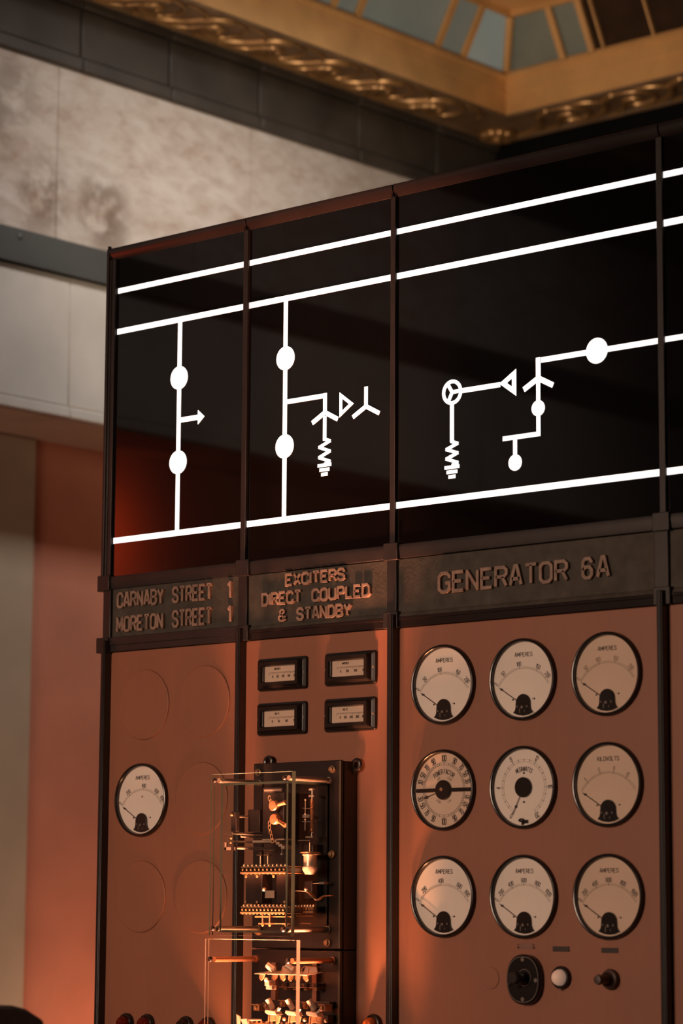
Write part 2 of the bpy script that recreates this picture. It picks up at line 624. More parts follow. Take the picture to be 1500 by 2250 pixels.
# ---------------------------------------------------------------- stroke lettering (4 wide, 6 high)
GL = {
    'A': [[(0, 0), (1.6, 6), (2.4, 6), (4, 0)], [(0.55, 1.9), (3.45, 1.9)]],
    'B': [[(0, 0), (0, 6), (3, 6), (4, 5.1), (4, 4), (3.1, 3.1), (0, 3.1)], [(3.1, 3.1), (4, 2.2), (4, 0.9), (3, 0), (0, 0)]],
    'C': [[(4, 4.1), (4, 5), (3, 6), (1, 6), (0, 5), (0, 1), (1, 0), (3, 0), (4, 1), (4, 1.9)]],
    'D': [[(0, 0), (0, 6), (2.8, 6), (4, 4.8), (4, 1.2), (2.8, 0), (0, 0)]],
    'E': [[(3.8, 6), (0, 6), (0, 0), (3.8, 0)], [(0, 3.1), (3.0, 3.1)]],
    'F': [[(3.8, 6), (0, 6), (0, 0)], [(0, 3.1), (3.0, 3.1)]],
    'G': [[(4, 4.3), (4, 5), (3, 6), (1, 6), (0, 5), (0, 1), (1, 0), (3, 0), (4, 1), (4, 2.8), (2.4, 2.8)]],
    'I': [[(0, 0), (0, 6)]],
    'K': [[(0, 0), (0, 6)], [(4, 6), (0.4, 2.6)], [(1.4, 3.6), (4, 0)]],
    'L': [[(0, 6), (0, 0), (3.6, 0)]],
    'M': [[(0, 0), (0, 6), (2.3, 1.6), (4.6, 6), (4.6, 0)]],
    'N': [[(0, 0), (0, 6), (4, 0), (4, 6)]],
    'O': [[(1, 6), (0, 5), (0, 1), (1, 0), (3, 0), (4, 1), (4, 5), (3, 6), (1, 6)]],
    'P': [[(0, 0), (0, 6), (3, 6), (4, 5.1), (4, 3.7), (3, 2.8), (0, 2.8)]],
    'R': [[(0, 0), (0, 6), (3, 6), (4, 5.1), (4, 3.9), (3, 3.0), (0, 3.0)], [(2.4, 3.0), (4, 0)]],
    'S': [[(3.9, 4.4), (3.9, 5), (3, 6), (1, 6), (0, 5), (0, 4.1), (0.9, 3.3), (3.1, 2.8), (4, 2.0), (4, 1), (3, 0), (1, 0), (0, 1), (0, 1.6)]],
    'T': [[(0, 6), (4, 6)], [(2, 6), (2, 0)]],
    'U': [[(0, 6), (0, 1), (1, 0), (3, 0), (4, 1), (4, 6)]],
    'V': [[(0, 6), (2, 0), (4, 6)]],
    'W': [[(0, 6), (1.2, 0), (2.5, 5), (3.8, 0), (5, 6)]],
    'X': [[(0, 0), (4, 6)], [(0, 6), (4, 0)]],
    'Y': [[(0, 6), (2, 2.8), (4, 6)], [(2, 2.8), (2, 0)]],
    '&': [[(4, 0), (0.7, 4.4), (0.7, 5.3), (1.4, 6), (2.3, 6), (3, 5.3), (3, 4.6), (0, 2.2), (0, 0.8), (0.8, 0), (2.4, 0), (4, 2.6)]],
    '0': [[(1, 6), (0, 5), (0, 1), (1, 0), (3, 0), (4, 1), (4, 5), (3, 6), (1, 6)]],
    '1': [[(0.0, 4.7), (1.1, 6), (1.1, 0)]],
    '2': [[(0, 4.6), (0, 5), (1, 6), (3, 6), (4, 5), (4, 3.9), (0, 0.6), (0, 0), (4, 0)]],
    '3': [[(0, 6), (4, 6), (1.8, 3.6), (3, 3.6), (4, 2.6), (4, 1), (3, 0), (1, 0), (0, 1)]],
    '4': [[(3, 0), (3, 6), (0, 1.6), (4, 1.6)]],
    '5': [[(4, 6), (0.3, 6), (0, 3.3), (3, 3.5), (4, 2.6), (4, 1), (3, 0), (1, 0), (0, 0.9)]],
    '6': [[(3.9, 4.6), (3.9, 5), (3, 6), (1, 6), (0, 5), (0, 1), (1, 0), (3, 0), (4, 1), (4, 2.4), (3, 3.4), (1, 3.4), (0, 2.4)]],
    '7': [[(0, 6), (4, 6), (1.4, 0)]],
    '8': [[(1, 6), (0, 5), (0, 4.1), (1, 3.2), (3, 3.2), (4, 4.1), (4, 5), (3, 6), (1, 6)], [(1, 3.2), (0, 2.3), (0, 1), (1, 0), (3, 0), (4, 1), (4, 2.3), (3, 3.2)]],
    '9': [[(0.1, 1.2), (1, 0), (3, 0), (4, 1), (4, 5), (3, 6), (1, 6), (0, 5), (0, 3.8), (1, 2.8), (3, 2.8), (4, 3.8)]],
}


def glyph_w(ch):
    return 2.4 if ch == ' ' else max(p[0] for pl in GL[ch] for p in pl)


def layout(s, gap=1.5, space=3.0):
    x, out = 0.0, []
    for ch in s:
        if ch == ' ':
            x += space
            continue
        out.append((ch, x))
        x += glyph_w(ch) + gap
    return out, x - gap


def text_into(mb, s, fn, h, y0, y1, hw, wx=1.0, gap=1.5, mi=1, space=3.0):
    """centred line of lettering; fn maps (x from centre, z from baseline) into the xz plane"""
    lay, tot = layout(s, gap, space)
    k = h / 6.0
    for ch, x in lay:
        for pl in GL[ch]:
            pts = [((x + px - tot / 2) * k * wx, pz * k) for px, pz in pl]
            mb.strip(pts, hw, y0, y1, mi, fn)


# ================================================================= THE ROOM
# ---- left wall (x = -1.5), runs along y; profile from measured courses
XW, YB, ZS = -1.5, 3.675, 4.895
Y0 = -7.5
mb = MB()
# marble course slabs (joints are shallow gaps)
joints = [Y0, -5.85, -4.85, -3.85, -2.85, -1.85, -0.85, 0.15, 1.153, 2.153, 3.153, YB]
for a, b in zip(joints[:-1], joints[1:]):
    mb.box(XW - 0.06, XW, a + 0.0012, b - 0.0012, 3.977, 4.616)
mb.box(XW - 0.10, XW - 0.004, Y0, YB, 3.38, 4.616, 0)
struct(mb.build('wall_left', [M_MARBLE], bevel=0.002), 'stained pale marble wall with brown water stains', 'wall')
mb = MB()
joints = [Y0, -4.77, -3.57, -2.37, -1.17, 0.03, 1.232, 2.43, YB]
for a, b in zip(joints[:-1], joints[1:]):
    mb.box(XW - 0.08, XW, a + 0.001, b - 0.001, 3.385, 3.853)
    mb.box(XW - 0.08, XW + 0.012, a, b, 3.343, 3.383)
struct(mb.build('wall_left_lower', [M_PLAIN_STONE], bevel=0.006), 'smooth pale stone course of the left wall below the grey beam', 'wall')
mb = MB()
mb.box(XW - 0.1, XW + 0.02, Y0, YB, 3.853, 3.977)
mb.box(XW - 0.1, XW + 0.028, Y0, YB, 3.853, 3.872)
for y in [-5.2 + 1.3 * i for i in range(7)]:
    mb.sphere((XW + 0.021, y - 0.33, 3.948), 0.012, 0.4, 1, 1, 10)
struct(mb.build('trim_1', [M_GREYBEAM], bevel=0.003), 'grey horizontal beam crossing the marble wall', 'trim')
# dark stone fascia blocks below the gilded cornice
mb = MB()
joints = [Y0, -6.9, -6.3, -5.7, -5.1, -4.5, -3.9, -3.3, -2.7, -2.1, -1.5, -0.9, -0.3, 0.2, 0.7, 1.252, 1.70, 2.188, 2.768, 3.266, YB]
for a, b in zip(joints[:-1], joints[1:]):
    mb.box(XW - 0.08, XW + 0.006, a + 0.004, b - 0.004, 4.668, 4.85)
    mb.box(XW - 0.08, XW + 0.022, a + 0.002, b - 0.002, 4.616, 4.664)
    mb.box(XW - 0.08, XW + 0.025, a + 0.002, b - 0.002, 4.852, 4.897)
mb.box(XW - 0.1, XW - 0.004, Y0, YB, 4.616, 4.897)
struct(mb.build('trim_2', [M_DARKSTONE], bevel=0.005), 'dark stone block fascia above the marble wall', 'trim')
# recess under the marble: soffit, wall tinted for its orange light, cream pilaster
mb = MB()
mb.box(-1.99, XW, Y0, YB, 3.338, 3.346)
struct(mb.build('trim_3', [M_SOFFIT]), 'brown soffit under the pale stone course', 'trim')
mb = MB()
mb.box(-1.99, -1.885, Y0, YB, 0, 3.338)
struct(mb.build('wall_recess', [M_RECESS]), 'recessed wall coloured by orange glow beside the board', 'wall')
mb = MB()
mb.box(-1.90, -1.868, -0.55, 1.4185, 0, 3.3375)
struct(mb.build('door_1', [M_DOORPAINT], bevel=0.006), 'cream painted door leaf at the far left', 'door')
# back wall, floor, ceiling
mb = MB()
mb.box(-2.0, 5.5, YB, YB + 0.1, 0, ZS + 0.002)
struct(mb.build('wall_back', [M_SHADEWALL]), 'shadow-black back wall behind the switchboard under the cornice', 'wall')
mb = MB()
mb.box(-2.0, 8.0, Y0, YB + 0.1, -0.1, 0)
struct(mb.build('floor', [M_FLOOR]), 'dark floor below the frame', 'floor')

# ---- gilded cornice: soffit, scroll frieze, fascia, sloped lantern, upper band
XF, YF = -1.205, 3.37
mb = MB()
mb.box(XW - 0.1, XF - 0.004, Y0, YB + 0.1, ZS, ZS + 0.06)
mb.box(XF - 0.004, 5.5, YF + 0.004, YB + 0.1, ZS + 0.0004, ZS + 0.06)
# thin dark lip beads along the edges
mb.tube([(XF - 0.012, Y0, ZS), (XF - 0.012, YF, ZS)], 0.012, 8)
mb.tube([(XF, YF + 0.012, ZS), (5.5, YF + 0.012, ZS)], 0.012, 8)
mb.tube([(XW + 0.02, Y0, ZS), (XW + 0.02, YB - 0.02, ZS)], 0.014, 8)
mb.tube([(XW + 0.02, YB - 0.014, ZS), (5.5, YB - 0.014, ZS)], 0.014, 8)
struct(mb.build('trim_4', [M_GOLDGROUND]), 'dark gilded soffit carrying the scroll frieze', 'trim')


def spline(pts, n=6):
    out = []
    P = [Vector(p) for p in pts]
    for i in range(len(P) - 1):
        p0, p1, p2, p3 = P[max(i - 1, 0)], P[i], P[i + 1], P[min(i + 2, len(P) - 1)]
        for k in range(n):
            t = k / n
            out.append(0.5 * ((2 * p1) + (-p0 + p2) * t + (2 * p0 - 5 * p1 + 4 * p2 - p3) * t * t + (-p0 + 3 * p1 - 3 * p2 + p3) * t ** 3))
    out.append(P[-1])
    return out


S_MAIN = [(0.045, -0.345), (0.05, -0.27), (0.075, -0.20), (0.125, -0.14), (0.20, -0.095), (0.240, -0.04), (0.245, 0.02), (0.215, 0.085),
          (0.155, 0.115), (0.095, 0.09), (0.075, 0.03), (0.095, -0.025), (0.14, -0.035), (0.165, 0.0), (0.150, 0.035), (0.12, 0.04)]
S_LEAF = [(0.03, -0.20), (0.045, -0.13), (0.075, -0.08), (0.12, -0.055), (0.15, -0.03)]
S_LEAF2 = [(0.255, 0.06), (0.25, 0.13), (0.22, 0.19), (0.17, 0.235)]


def scroll(mb, f):
    for pts, r in ((S_MAIN, 0.0125), (S_LEAF, 0.008), (S_LEAF2, 0.008)):
        sp = spline([(a, b, 0) for a, b in pts])
        n = len(sp)
        path = [f(p.x, p.y) for p in sp]
        mb.tube(path, [r * (0.45 + 0.75 * sin(pi * (0.12 + 0.76 * i / n))) * ((1.15 if i < 0.36 * n else 0.55 if i < 0.62 * n else 1.0) if n > 60 else 1.0) for i in range(n)], 8)  # outer loop thinned so its shape stands in for shade
    mb.sphere(f(0.125, 0.035), 0.013, 1, 1, 0.8, 12)


mb = MB()
for k in range(-26, 4):
    yc = 2.13 + 0.325 * k
    if yc < 3.25:
        scroll(mb, lambda a, b, yc=yc: (XW + a, yc + b, ZS - 0.004))
for k in range(0, 15):
    xc = -1.02 + 0.33 * k
    scroll(mb, lambda a, b, xc=xc: (xc + b, YB - a, ZS - 0.004))
struct(mb.build('trim_5', [M_GOLDDARK]), 'gilded running scroll frieze under the cornice', 'trim')
mb = MB()
for k in range(9):
    a = 2 * pi * k / 9
    mb.sphere((-1.405 + 0.052 * cos(a), 3.565 + 0.052 * sin(a), ZS - 0.012), 0.030, 1, 1, 0.7, 12)
mb.sphere((-1.405, 3.565, ZS - 0.02), 0.028, 1, 1, 0.9, 12)
mb.lathe([(0.085, 0.0), (0.09, -0.006), (0.06, -0.012), (0.0, -0.012)], (-1.405, 3.565, ZS), 'z', 24)
struct(mb.build('trim_6', [M_GOLDDARK]), 'gilded flower rosette at the cornice corner', 'trim')


def corner_profile(mb, prof, mi=0):
    """extrude profile (offset inwards from the fascia plane, z) round the inner corner of the ceiling well"""
    rings = []
    for base in range(3):
        ring = []
        for o, z in prof:
            if base == 0:
                ring.append((XF + o, Y0, z))
            elif base == 1:
                ring.append((XF + o, YF - o, z))
            else:
                ring.append((5.5, YF - o, z))
        rings.append(ring)
    mb.loft(rings, mi, False, True, True)


mb = MB()
corner_profile(mb, [(-0.03, 4.90), (0.0, 4.893), (0.0, 4.975), (0.006, 4.979), (0.006, 5.036), (0.020, 5.042), (0.020, 5.056), (0.004, 5.062), (0.004, 5.072), (-0.03, 5.072)])
struct(mb.build('trim_7', [M_GOLD]), 'smooth gilded fascia of the ceiling well', 'trim')
# sloped lantern glass, mullions and blinds
SL = (0.105, 0.195)      # rise of the sloping glass: inwards, up
ZB = 5.068
mb = MB()
corner_profile(mb, [(SL[0] - 0.02, ZB + SL[1]), (SL[0] + 0.012, ZB + SL[1] - 0.006), (SL[0] + 0.014, ZB + SL[1] + 0.02), (SL[0] + 0.05, ZB + SL[1] + 0.03),
                    (SL[0] + 0.16, ZB + SL[1] + 0.12), (SL[0] + 0.16, ZB + SL[1] + 0.2), (SL[0] - 0.02, ZB + SL[1] + 0.2)])
struct(mb.build('trim_8', [M_GOLD]), 'upper gilded band above the lantern glass', 'trim')


def slope_pt(side, s, t, out=0.0):
    """point on the sloping glass: s along the wall, t 0..1 up the slope, out = towards the room"""
    o = t * SL[0] + out * 0.88
    z = ZB + t * SL[1] - out * 0.47
    return (XF + o, s, z) if side == 'L' else (s, YF - o, z)


def mullion(mb, side, s, w):
    ring = []
    for t in (0.0, 1.0):
        a, b, c, d = slope_pt(side, s - w, t, -0.005), slope_pt(side, s + w, t, -0.005), slope_pt(side, s + w, t, 0.012), slope_pt(side, s - w, t, 0.012)
        ring.append([a, b, c, d])
    mb.loft(ring)


mb = MB()
for s in (0.2, 0.75, 0.95, 1.45, 1.65, 2.15, 2.285, 2.428, 2.915, 3.081):
    mullion(mb, 'L', s, 0.014)
for s in (-0.905, -0.759):
    mullion(mb, 'R', s, 0.014)
for s in (0.8, 1.6, 2.4, 3.2, 4.0):
    mullion(mb, 'R', s, 0.014)
mb.tube([(XF + 0.003, YF - 0.003, ZB), (XF + SL[0], YF - SL[0], ZB + SL[1])], 0.017, 8)
struct(mb.build('trim_9', [M_GOLD]), 'gilded mullions of the ceiling lantern', 'trim')
mb = MB()
for s in (-0.70, -0.456, -0.2, 0.05, 0.3, 0.55):
    mullion(mb, 'R', s, 0.004)
struct(mb.build('trim_10', [M_GOLD]), 'thin cords over the brown lantern blind', 'trim')


def pane(name, side, s0, s1, mat, label, cat='window', inset0=0, inset1=0):
    mb = MB()
    p = [slope_pt(side, s0, 0, -0.012), slope_pt(side, s1, 0, -0.012), slope_pt(side, s1 + inset1, 1, -0.012), slope_pt(side, s0 + inset0, 1, -0.012)]
    q = [slope_pt(side, s0, 0, -0.02), slope_pt(side, s1, 0, -0.02), slope_pt(side, s1 + inset1, 1, -0.02), slope_pt(side, s0 + inset0, 1, -0.02)]
    mb.loft([p, q])
    return struct(mb.build(name, [mat]), label, cat)


edges = [(-7.4, 0.2), (0.2, 0.95), (0.95, 1.65), (1.65, 2.285), (2.285, 2.428), (2.428, 2.915), (2.915, 3.081)]
for i, (a, b) in enumerate(edges):
    pane('window_%d' % (i + 1), 'L', a, b, M_LANTERN, 'frosted grey lantern pane in the gilded ceiling, pane %s along the left side' % ['one', 'two', 'three', 'four', 'five', 'six', 'seven'][i])
pane('window_8', 'L', 3.081, YF, M_LANTERNBRIGHT, 'paler frosted lantern pane left of the ceiling corner', inset1=-SL[0])
pane('window_9', 'R', XF, -0.905, M_LANTERNDIM, 'frosted lantern pane right of the ceiling corner', inset0=SL[0])
pane('window_10', 'R', -0.905, -0.759, M_LANTERNDIM, 'narrow frosted lantern pane beside the brown blind')
mb = MB()
for k in range(34):
    t = (k + 0.5) / 34
    a, b = slope_pt('R', -0.759, t - 0.014, -0.006), slope_pt('R', -0.759, t + 0.013, -0.012)
    c, d = slope_pt('R', 0.8, t - 0.014, -0.006), slope_pt('R', 0.8, t + 0.013, -0.012)
    a2, b2 = (a[0], a[1] + 0.003, a[2]), (b[0], b[1] + 0.003, b[2])
    c2, d2 = (c[0], c[1] + 0.003, c[2]), (d[0], d[1] + 0.003, d[2])
    mb.loft([[a, b, b2, a2], [c, d, d2, c2]])
struct(mb.build('window_11', [M_BLIND]), 'dark brown slatted blind in the ceiling lantern', 'window')
mb = MB()
mb.box(XW - 0.1, 5.6, Y0, YB + 0.1, ZB + SL[1] + 0.2, ZB + SL[1] + 0.3)
struct(mb.build('ceiling', [M_CEIL]), 'plain upper ceiling above the lantern', 'ceiling')

# ================================================================= THE SWITCHBOARD FRAME
frame = thing('switchboard_frame', 'tall dark bronzed steel frame holding the lit glass and instrument panels', 'frame', (1.3, 0.2, 0.0))
XR = 2.70
mb = MB()
mb.box(0.012, XR, 0.02, 0.42, 0.0, 3.462)
mb.build('cabinet_body', M_BODY, frame)
# board bays: x limits of the glass openings
BAYS = [(0.0365, 0.5325), (0.5505, 1.0520), (1.0690, 1.8740), (1.8915, XR - 0.02)]
UP = [(0.000, 0.0365), (0.5325, 0.5505), (1.0520, 1.0690), (1.8740, 1.8915), (XR - 0.02, XR)]
for i, (a, b) in enumerate(UP):
    mb = MB()
    mb.box(a, b, -0.008, 0.03, 2.50, 3.44)
    if i == 0:
        mb.box(a + 0.003, a + 0.013, -0.012, -0.006, 2.50, 3.462)
        mb.box(a + 0.019, a + 0.023, -0.011, -0.006, 2.50, 3.44)
    mb.build('divider_bar', M_FRAME, frame, 0.0015)
for i, (a, b) in enumerate(((0.0, 0.541), (0.541, 1.0605), (1.0605, 1.883), (1.883, XR))):
    mb = MB()
    # angled top rail: outer lip and glossy inner bevel
    mb.prism_x([(0.03, 3.472), (-0.010, 3.472), (-0.010, 3.457), (-0.001, 3.439), (0.03, 3.439)], a + 0.0015, b - 0.0015)
    mb.build('top_rail', M_FRAMEGLOSS, frame, 0.001)
mb = MB()
mb.box(0.004, 0.010, -0.009, 0.0, 3.472, 3.480)
mb.build('corner_tab', M_FRAME, frame)
for i, (a, b) in enumerate(((0.024, 0.541), (0.541, 1.0605), (1.0605, 1.883), (1.883, XR))):
    mb = MB()
    mb.prism_x([(0.02, 2.538), (-0.006, 2.538), (-0.008, 2.526), (-0.003, 2.503), (0.02, 2.500)], a, b)
    mb.build('middle_rail', M_FRAME, frame, 0.001)
    mb = MB()
    zt = 2.3685 if i == 0 else 2.355
    mb.box(a, b, -0.007, 0.02, 2.346, zt)
    mb.box(a, b, -0.004, 0.02, 2.3285, 2.347)
    mb.build('bottom_rail', [M_FRAME if i == 0 else M_FRAMEGLOSS], frame, 0.0015)
# plain uprights between the name plates
for a, b in ((0.010, 0.040), (0.527, 0.558), (1.043, 1.075), (1.856, 1.896)):
    mb = MB()
    mb.box(a, b, -0.007, 0.02, 2.33, 2.51)
    mb.build('name_plate_upright', M_FRAME, frame, 0.002)
# lower posts: proud thin bars
for a, b in ((0.0235, 0.0400), (0.5350, 0.5520), (1.0590, 1.0790), (1.8730, 1.8900)):
    mb = MB()
    mb.box(a, b, -0.0245, 0.02, 0.05, 2.36)
    mb.box(a + 0.004, b - 0.003, -0.0265, -0.02, 0.05, 2.36)
    mb.build('post', M_POST, frame, 0.0015)
for x in (0.0150, 0.5450, 1.0590, 1.8800):
    for z0, z1 in ((2.4985, 2.5425), (2.327, 2.369)):
        mb = MB()
        mb.box(x - 0.0235, x + 0.0235, -0.0135, 0.01, z0, z1)
        mb.build('joint_clip', M_FRAME, frame, 0.002)

# ================================================================= LIT GLASS DIAGRAMS
BAR = [(3.340, 3.3545), (3.2225, 3.2380), (2.6300, 2.6460)]
YG0, YG1 = -0.0014, 0.0005


def glass(idx, label):
    a, b = BAYS[idx]
    t = thing('lit_glass_diagram', label, 'lit sign', ((a + b) / 2, 0.0, 2.50), 'lit glass diagrams along the switchboard')
    mb = MB()
    mb.box(a - 0.004, b + 0.004, 0.0, 0.012, 2.53, 3.445)
    mb.build('black_glass', M_GLASSBLACK, t)
    for z0, z1 in BAR:
        mb = MB()
        mb.box(a + 0.004 if idx == 0 else a - 0.0005, b - 0.002, YG0, YG1, z0, z1)
        mb.build('bus_bar', M_GLOW, t)
    return t


def glow(t, name, fn):
    mb = MB()
    fn(mb)
    return mb.build(name, M_GLOW, t)


def vbar(x, w, z0, z1):
    return lambda mb: mb.box(x - w / 2, x + w / 2, YG0, YG1, z0, z1)


def hbar(x0, x1, z, h):
    return lambda mb: mb.box(x0, x1, YG0, YG1, z - h / 2, z + h / 2)


def dot(x, z, r):
    return lambda mb: mb.disc(x, z, r, YG0 - 0.0004, YG1, 36)


def star(x, z, L, w):
    """three-armed winding symbol: one arm up, two arms down and out"""
    def f(mb):
        mb.strip([(x, z + L), (x, z)], w / 2, YG0, YG1)
        mb.strip([(x - 0.87 * L, z - 0.45 * L), (x, z + 0.0), (x + 0.87 * L, z - 0.45 * L)], w / 2, YG0 - 0.0002, YG1)
    return f


def zigzag(x, z0, z1, hw, n, w):
    def f(mb):
        pts = [(x, z1 + 0.004), (x, z1)]
        for i in range(n):
            pts.append((x + (hw if i % 2 == 0 else -hw), z1 - (i + 0.5) * (z1 - z0) / n))
        pts.append((x, z0))
        mb.strip(pts, w / 2, YG0, YG1)
    return f


def earth(t, x, z):
    for k, (hw, dz) in enumerate(((0.0235, 0.0), (0.017, -0.0120), (0.011, -0.0240))):
        glow(t, 'earth_bar', hbar(x - hw, x + hw, z + dz, 0.0090))


def triangle(pts, hw):
    return lambda mb: mb.strip(list(pts) + [pts[0]], hw, YG0, YG1)


g1 = glass(0, 'black glass pane with two lit dots and a lit arrow, above CARNABY STREET')
glow(g1, 'feeder_line', vbar(0.2885, 0.0145, 2.640, 3.226))
glow(g1, 'breaker_dot', dot(0.2880, 3.067, 0.0325))
glow(g1, 'breaker_dot', dot(0.2885, 2.8325, 0.0325))
glow(g1, 'arrow', lambda mb: (mb.box(0.2935, 0.365, YG0, YG1, 2.9415, 2.9555), mb.prism([(0.3625, 2.968), (0.3625, 2.929), (0.3865, 2.9485)], YG0 - 0.0003, YG1)))

g2 = glass(1, 'black glass pane with lit branch, small triangle and star, above EXCITERS')
glow(g2, 'feeder_line', vbar(0.6830, 0.0140, 2.640, 3.226))
glow(g2, 'breaker_dot', dot(0.6835, 3.0685, 0.0320))
glow(g2, 'breaker_dot', dot(0.6830, 2.8325, 0.0320))
glow(g2, 'branch_line', hbar(0.689, 0.8165, 2.9505, 0.0125))
glow(g2, 'star_winding', star(0.8245, 2.906, 0.051, 0.0125))
glow(g2, 'winding_line', vbar(0.8240, 0.0115, 2.832, 2.896))
glow(g2, 'resistor_zigzag', zigzag(0.8240, 2.769, 2.836, 0.0185, 5, 0.0085))
earth(g2, 0.8240, 2.7675)
glow(g2, 'triangle_winding', triangle([(0.8795, 2.944), (0.8795, 2.895), (0.9155, 2.918)], 0.0045))
glow(g2, 'star_winding', star(0.9655, 2.905, 0.0515, 0.0115))

g3 = glass(2, 'widest black glass pane with lit wheel, triangle and stepped circuit, above GENERATOR 6A')
glow(g3, 'wheel_symbol', lambda mb: (mb.ring(1.2495, 2.906, 0.0225, 0.0320, YG0, YG1),
                                     [mb.strip([(1.2495, 2.906), (1.2495 + 0.027 * cos(radians(a)), 2.906 + 0.027 * sin(radians(a)))], 0.0048, YG0 - 0.0002, YG1) for a in (2, 122, 242)]))
glow(g3, 'branch_line', hbar(1.279, 1.4015, 2.906, 0.0125))
glow(g3, 'triangle_winding', triangle([(1.4445, 2.928), (1.4445, 2.884), (1.4105, 2.908)], 0.0062))
glow(g3, 'resistor_line', vbar(1.2490, 0.0120, 2.780, 2.876))
glow(g3, 'resistor_zigzag', zigzag(1.2490, 2.721, 2.781, 0.0175, 5, 0.0085))
earth(g3, 1.2490, 2.7170)
glow(g3, 'star_winding', star(1.5185, 2.907, 0.051, 0.0135))
glow(g3, 'winding_line', vbar(1.5182, 0.0115, 2.766, 2.899))
glow(g3, 'breaker_dot', dot(1.5180, 2.833, 0.0195))
glow(g3, 'earth_branch', lambda mb: (mb.box(1.409, 1.524, YG0, YG1, 2.7640, 2.7755), mb.box(1.441, 1.4525, YG0, YG1, 2.715, 2.7665)))
glow(g3, 'breaker_dot', dot(1.4470, 2.707, 0.0200))
glow(g3, 'branch_line', hbar(1.528, 1.8715, 2.9505, 0.0132))
glow(g3, 'breaker_dot', dot(1.6940, 2.951, 0.0312))

g4 = glass(3, 'black glass pane cut off by the right edge with four lit bar stubs')
glow(g4, 'bus_bar', hbar(1.8912, 2.45, 2.9510, 0.0125))

# ================================================================= CAST NAME PLATES


def name_plate(x0, x1, z0, z1, label, lines, ledge=True):
    """lines: (text, x0, x1, z0, z1, stroke half width)"""
    t = thing('name_plate', label, 'name plate', ((x0 + x1) / 2, 0, z0), 'cast name plates')
    mb = MB()
    mb.box(x0, x1, 0.001, 0.018, z0, z1)
    if ledge:
        mb.prism_x([(0.01, z0 + 0.014), (0.001, z0 + 0.014), (-0.005, z0 + 0.004), (-0.005, z0 - 0.002), (0.01, z0 - 0.002)], x0, x1)
    mb.build('plate', M_PLATE, t, 0.0015)
    for s, a, b, c, d, hw in lines:
        lay, tot = layout(s)
        kz = (d - c - 2 * hw) / 6.0
        kx = (b - a - 2 * hw) / tot
        for ch, x in lay:
            mb = MB()
            for pl in GL[ch]:
                mb.strip([(a + hw + (x + px) * kx, c + hw + pz * kz) for px, pz in pl], hw, -0.0075, 0.002)
            mb.build('letter', M_LETTER, t, 0.0008, bseg=1)
    return t


name_plate(0.040, 0.529, 2.3685, 2.503, 'dark cast plate with raised letters CARNABY STREET 1 and MORETON STREET 1', [
    ('CARNABY', 0.064, 0.248, 2.4465, 2.4915, 0.0037), ('STREET', 0.279, 0.431, 2.4455, 2.4915, 0.0037), ('1', 0.484, 0.5005, 2.4435, 2.4915, 0.0037),
    ('MORETON', 0.0635, 0.2475, 2.3795, 2.4245, 0.0037), ('STREET', 0.280, 0.4315, 2.3790, 2.4275, 0.0037), ('1', 0.485, 0.502, 2.379, 2.4265, 0.0037)], False)
name_plate(0.557, 1.046, 2.353, 2.501, 'dark cast plate with raised letters EXCITERS DIRECT COUPLED & STANDBY', [
    ('EXCITERS', 0.694, 0.9035, 2.4595, 2.4945, 0.0037), ('DIRECT', 0.610, 0.753, 2.4135, 2.4495, 0.0037), ('COUPLED', 0.787, 0.987, 2.412, 2.448, 0.0037),
    ('&', 0.6715, 0.7005, 2.3690, 2.4025, 0.0027), ('STANDBY', 0.735, 0.924, 2.367, 2.4025, 0.0037)])
name_plate(1.074, 1.858, 2.353, 2.501, 'dark cast plate with large raised letters GENERATOR 6A', [
    ('GENERATOR', 1.208, 1.609, 2.4025, 2.457, 0.0044), ('6', 1.648, 1.682, 2.4025, 2.457, 0.0044), ('A', 1.691, 1.731, 2.4025, 2.457, 0.0044)])
name_plate(1.895, XR - 0.01, 2.353, 2.501, 'dark cast plate end cut off by the right edge', [])

# ================================================================= INSTRUMENT PANELS
PANELS = [(0.0395, 0.5365), (0.5515, 1.0600), (1.0785, 1.8740), (1.8895, XR - 0.005)]
PLAB = ['orange-brown steel panel with six round blanking discs and one gauge, below CARNABY STREET',
        'orange-brown steel panel carrying four small meters and the glass relays, below EXCITERS',
        'wide orange-brown steel panel carrying nine round gauges, below GENERATOR 6A',
        'narrow strip of orange-brown steel panel at the right edge']
proots = []
for (a, b), lb in zip(PANELS, PLAB):
    t = thing('instrument_panel', lb, 'panel', ((a + b) / 2, 0, 0.3), 'instrument panels')
    mb = MB()
    mb.rrect([(b - a, 2.027, 0.006, 0.018), (b - a, 2.027, 0.006, 0.002), (b - a - 0.003, 2.024, 0.006, 0.0)], (a + b) / 2, 0.3 + 2.027 / 2, 4)
    mb.build('face_plate', M_PANEL, t)
    proots.append(t)
for x, z in ((0.1735, 2.1775), (0.4000, 2.1760), (0.3960, 1.9190), (0.1715, 1.6620), (0.3980, 1.6620)):
    mb = MB()
    mb.lathe([(0.0962, 0.0), (0.0960, -0.0016), (0.0950, -0.0032), (0.0936, -0.0040), (0.0928, -0.0040), (0.0, -0.0040)], (x, 0, z), 'y', 64)
    mb.build('blanking_disc', M_PANEL, proots[0])
mb = MB()
mb.lathe([(0.026, 0.001), (0.026, -0.0014), (0.0252, -0.002), (0.0, -0.002)], (1.367, 0, 1.470), 'y', 32)
mb.build('blanking_plug', M_PANEL, proots[2])

# ================================================================= ROUND GAUGES
R = 0.100
YD = -0.0012           # dial plane
CACHE = {}


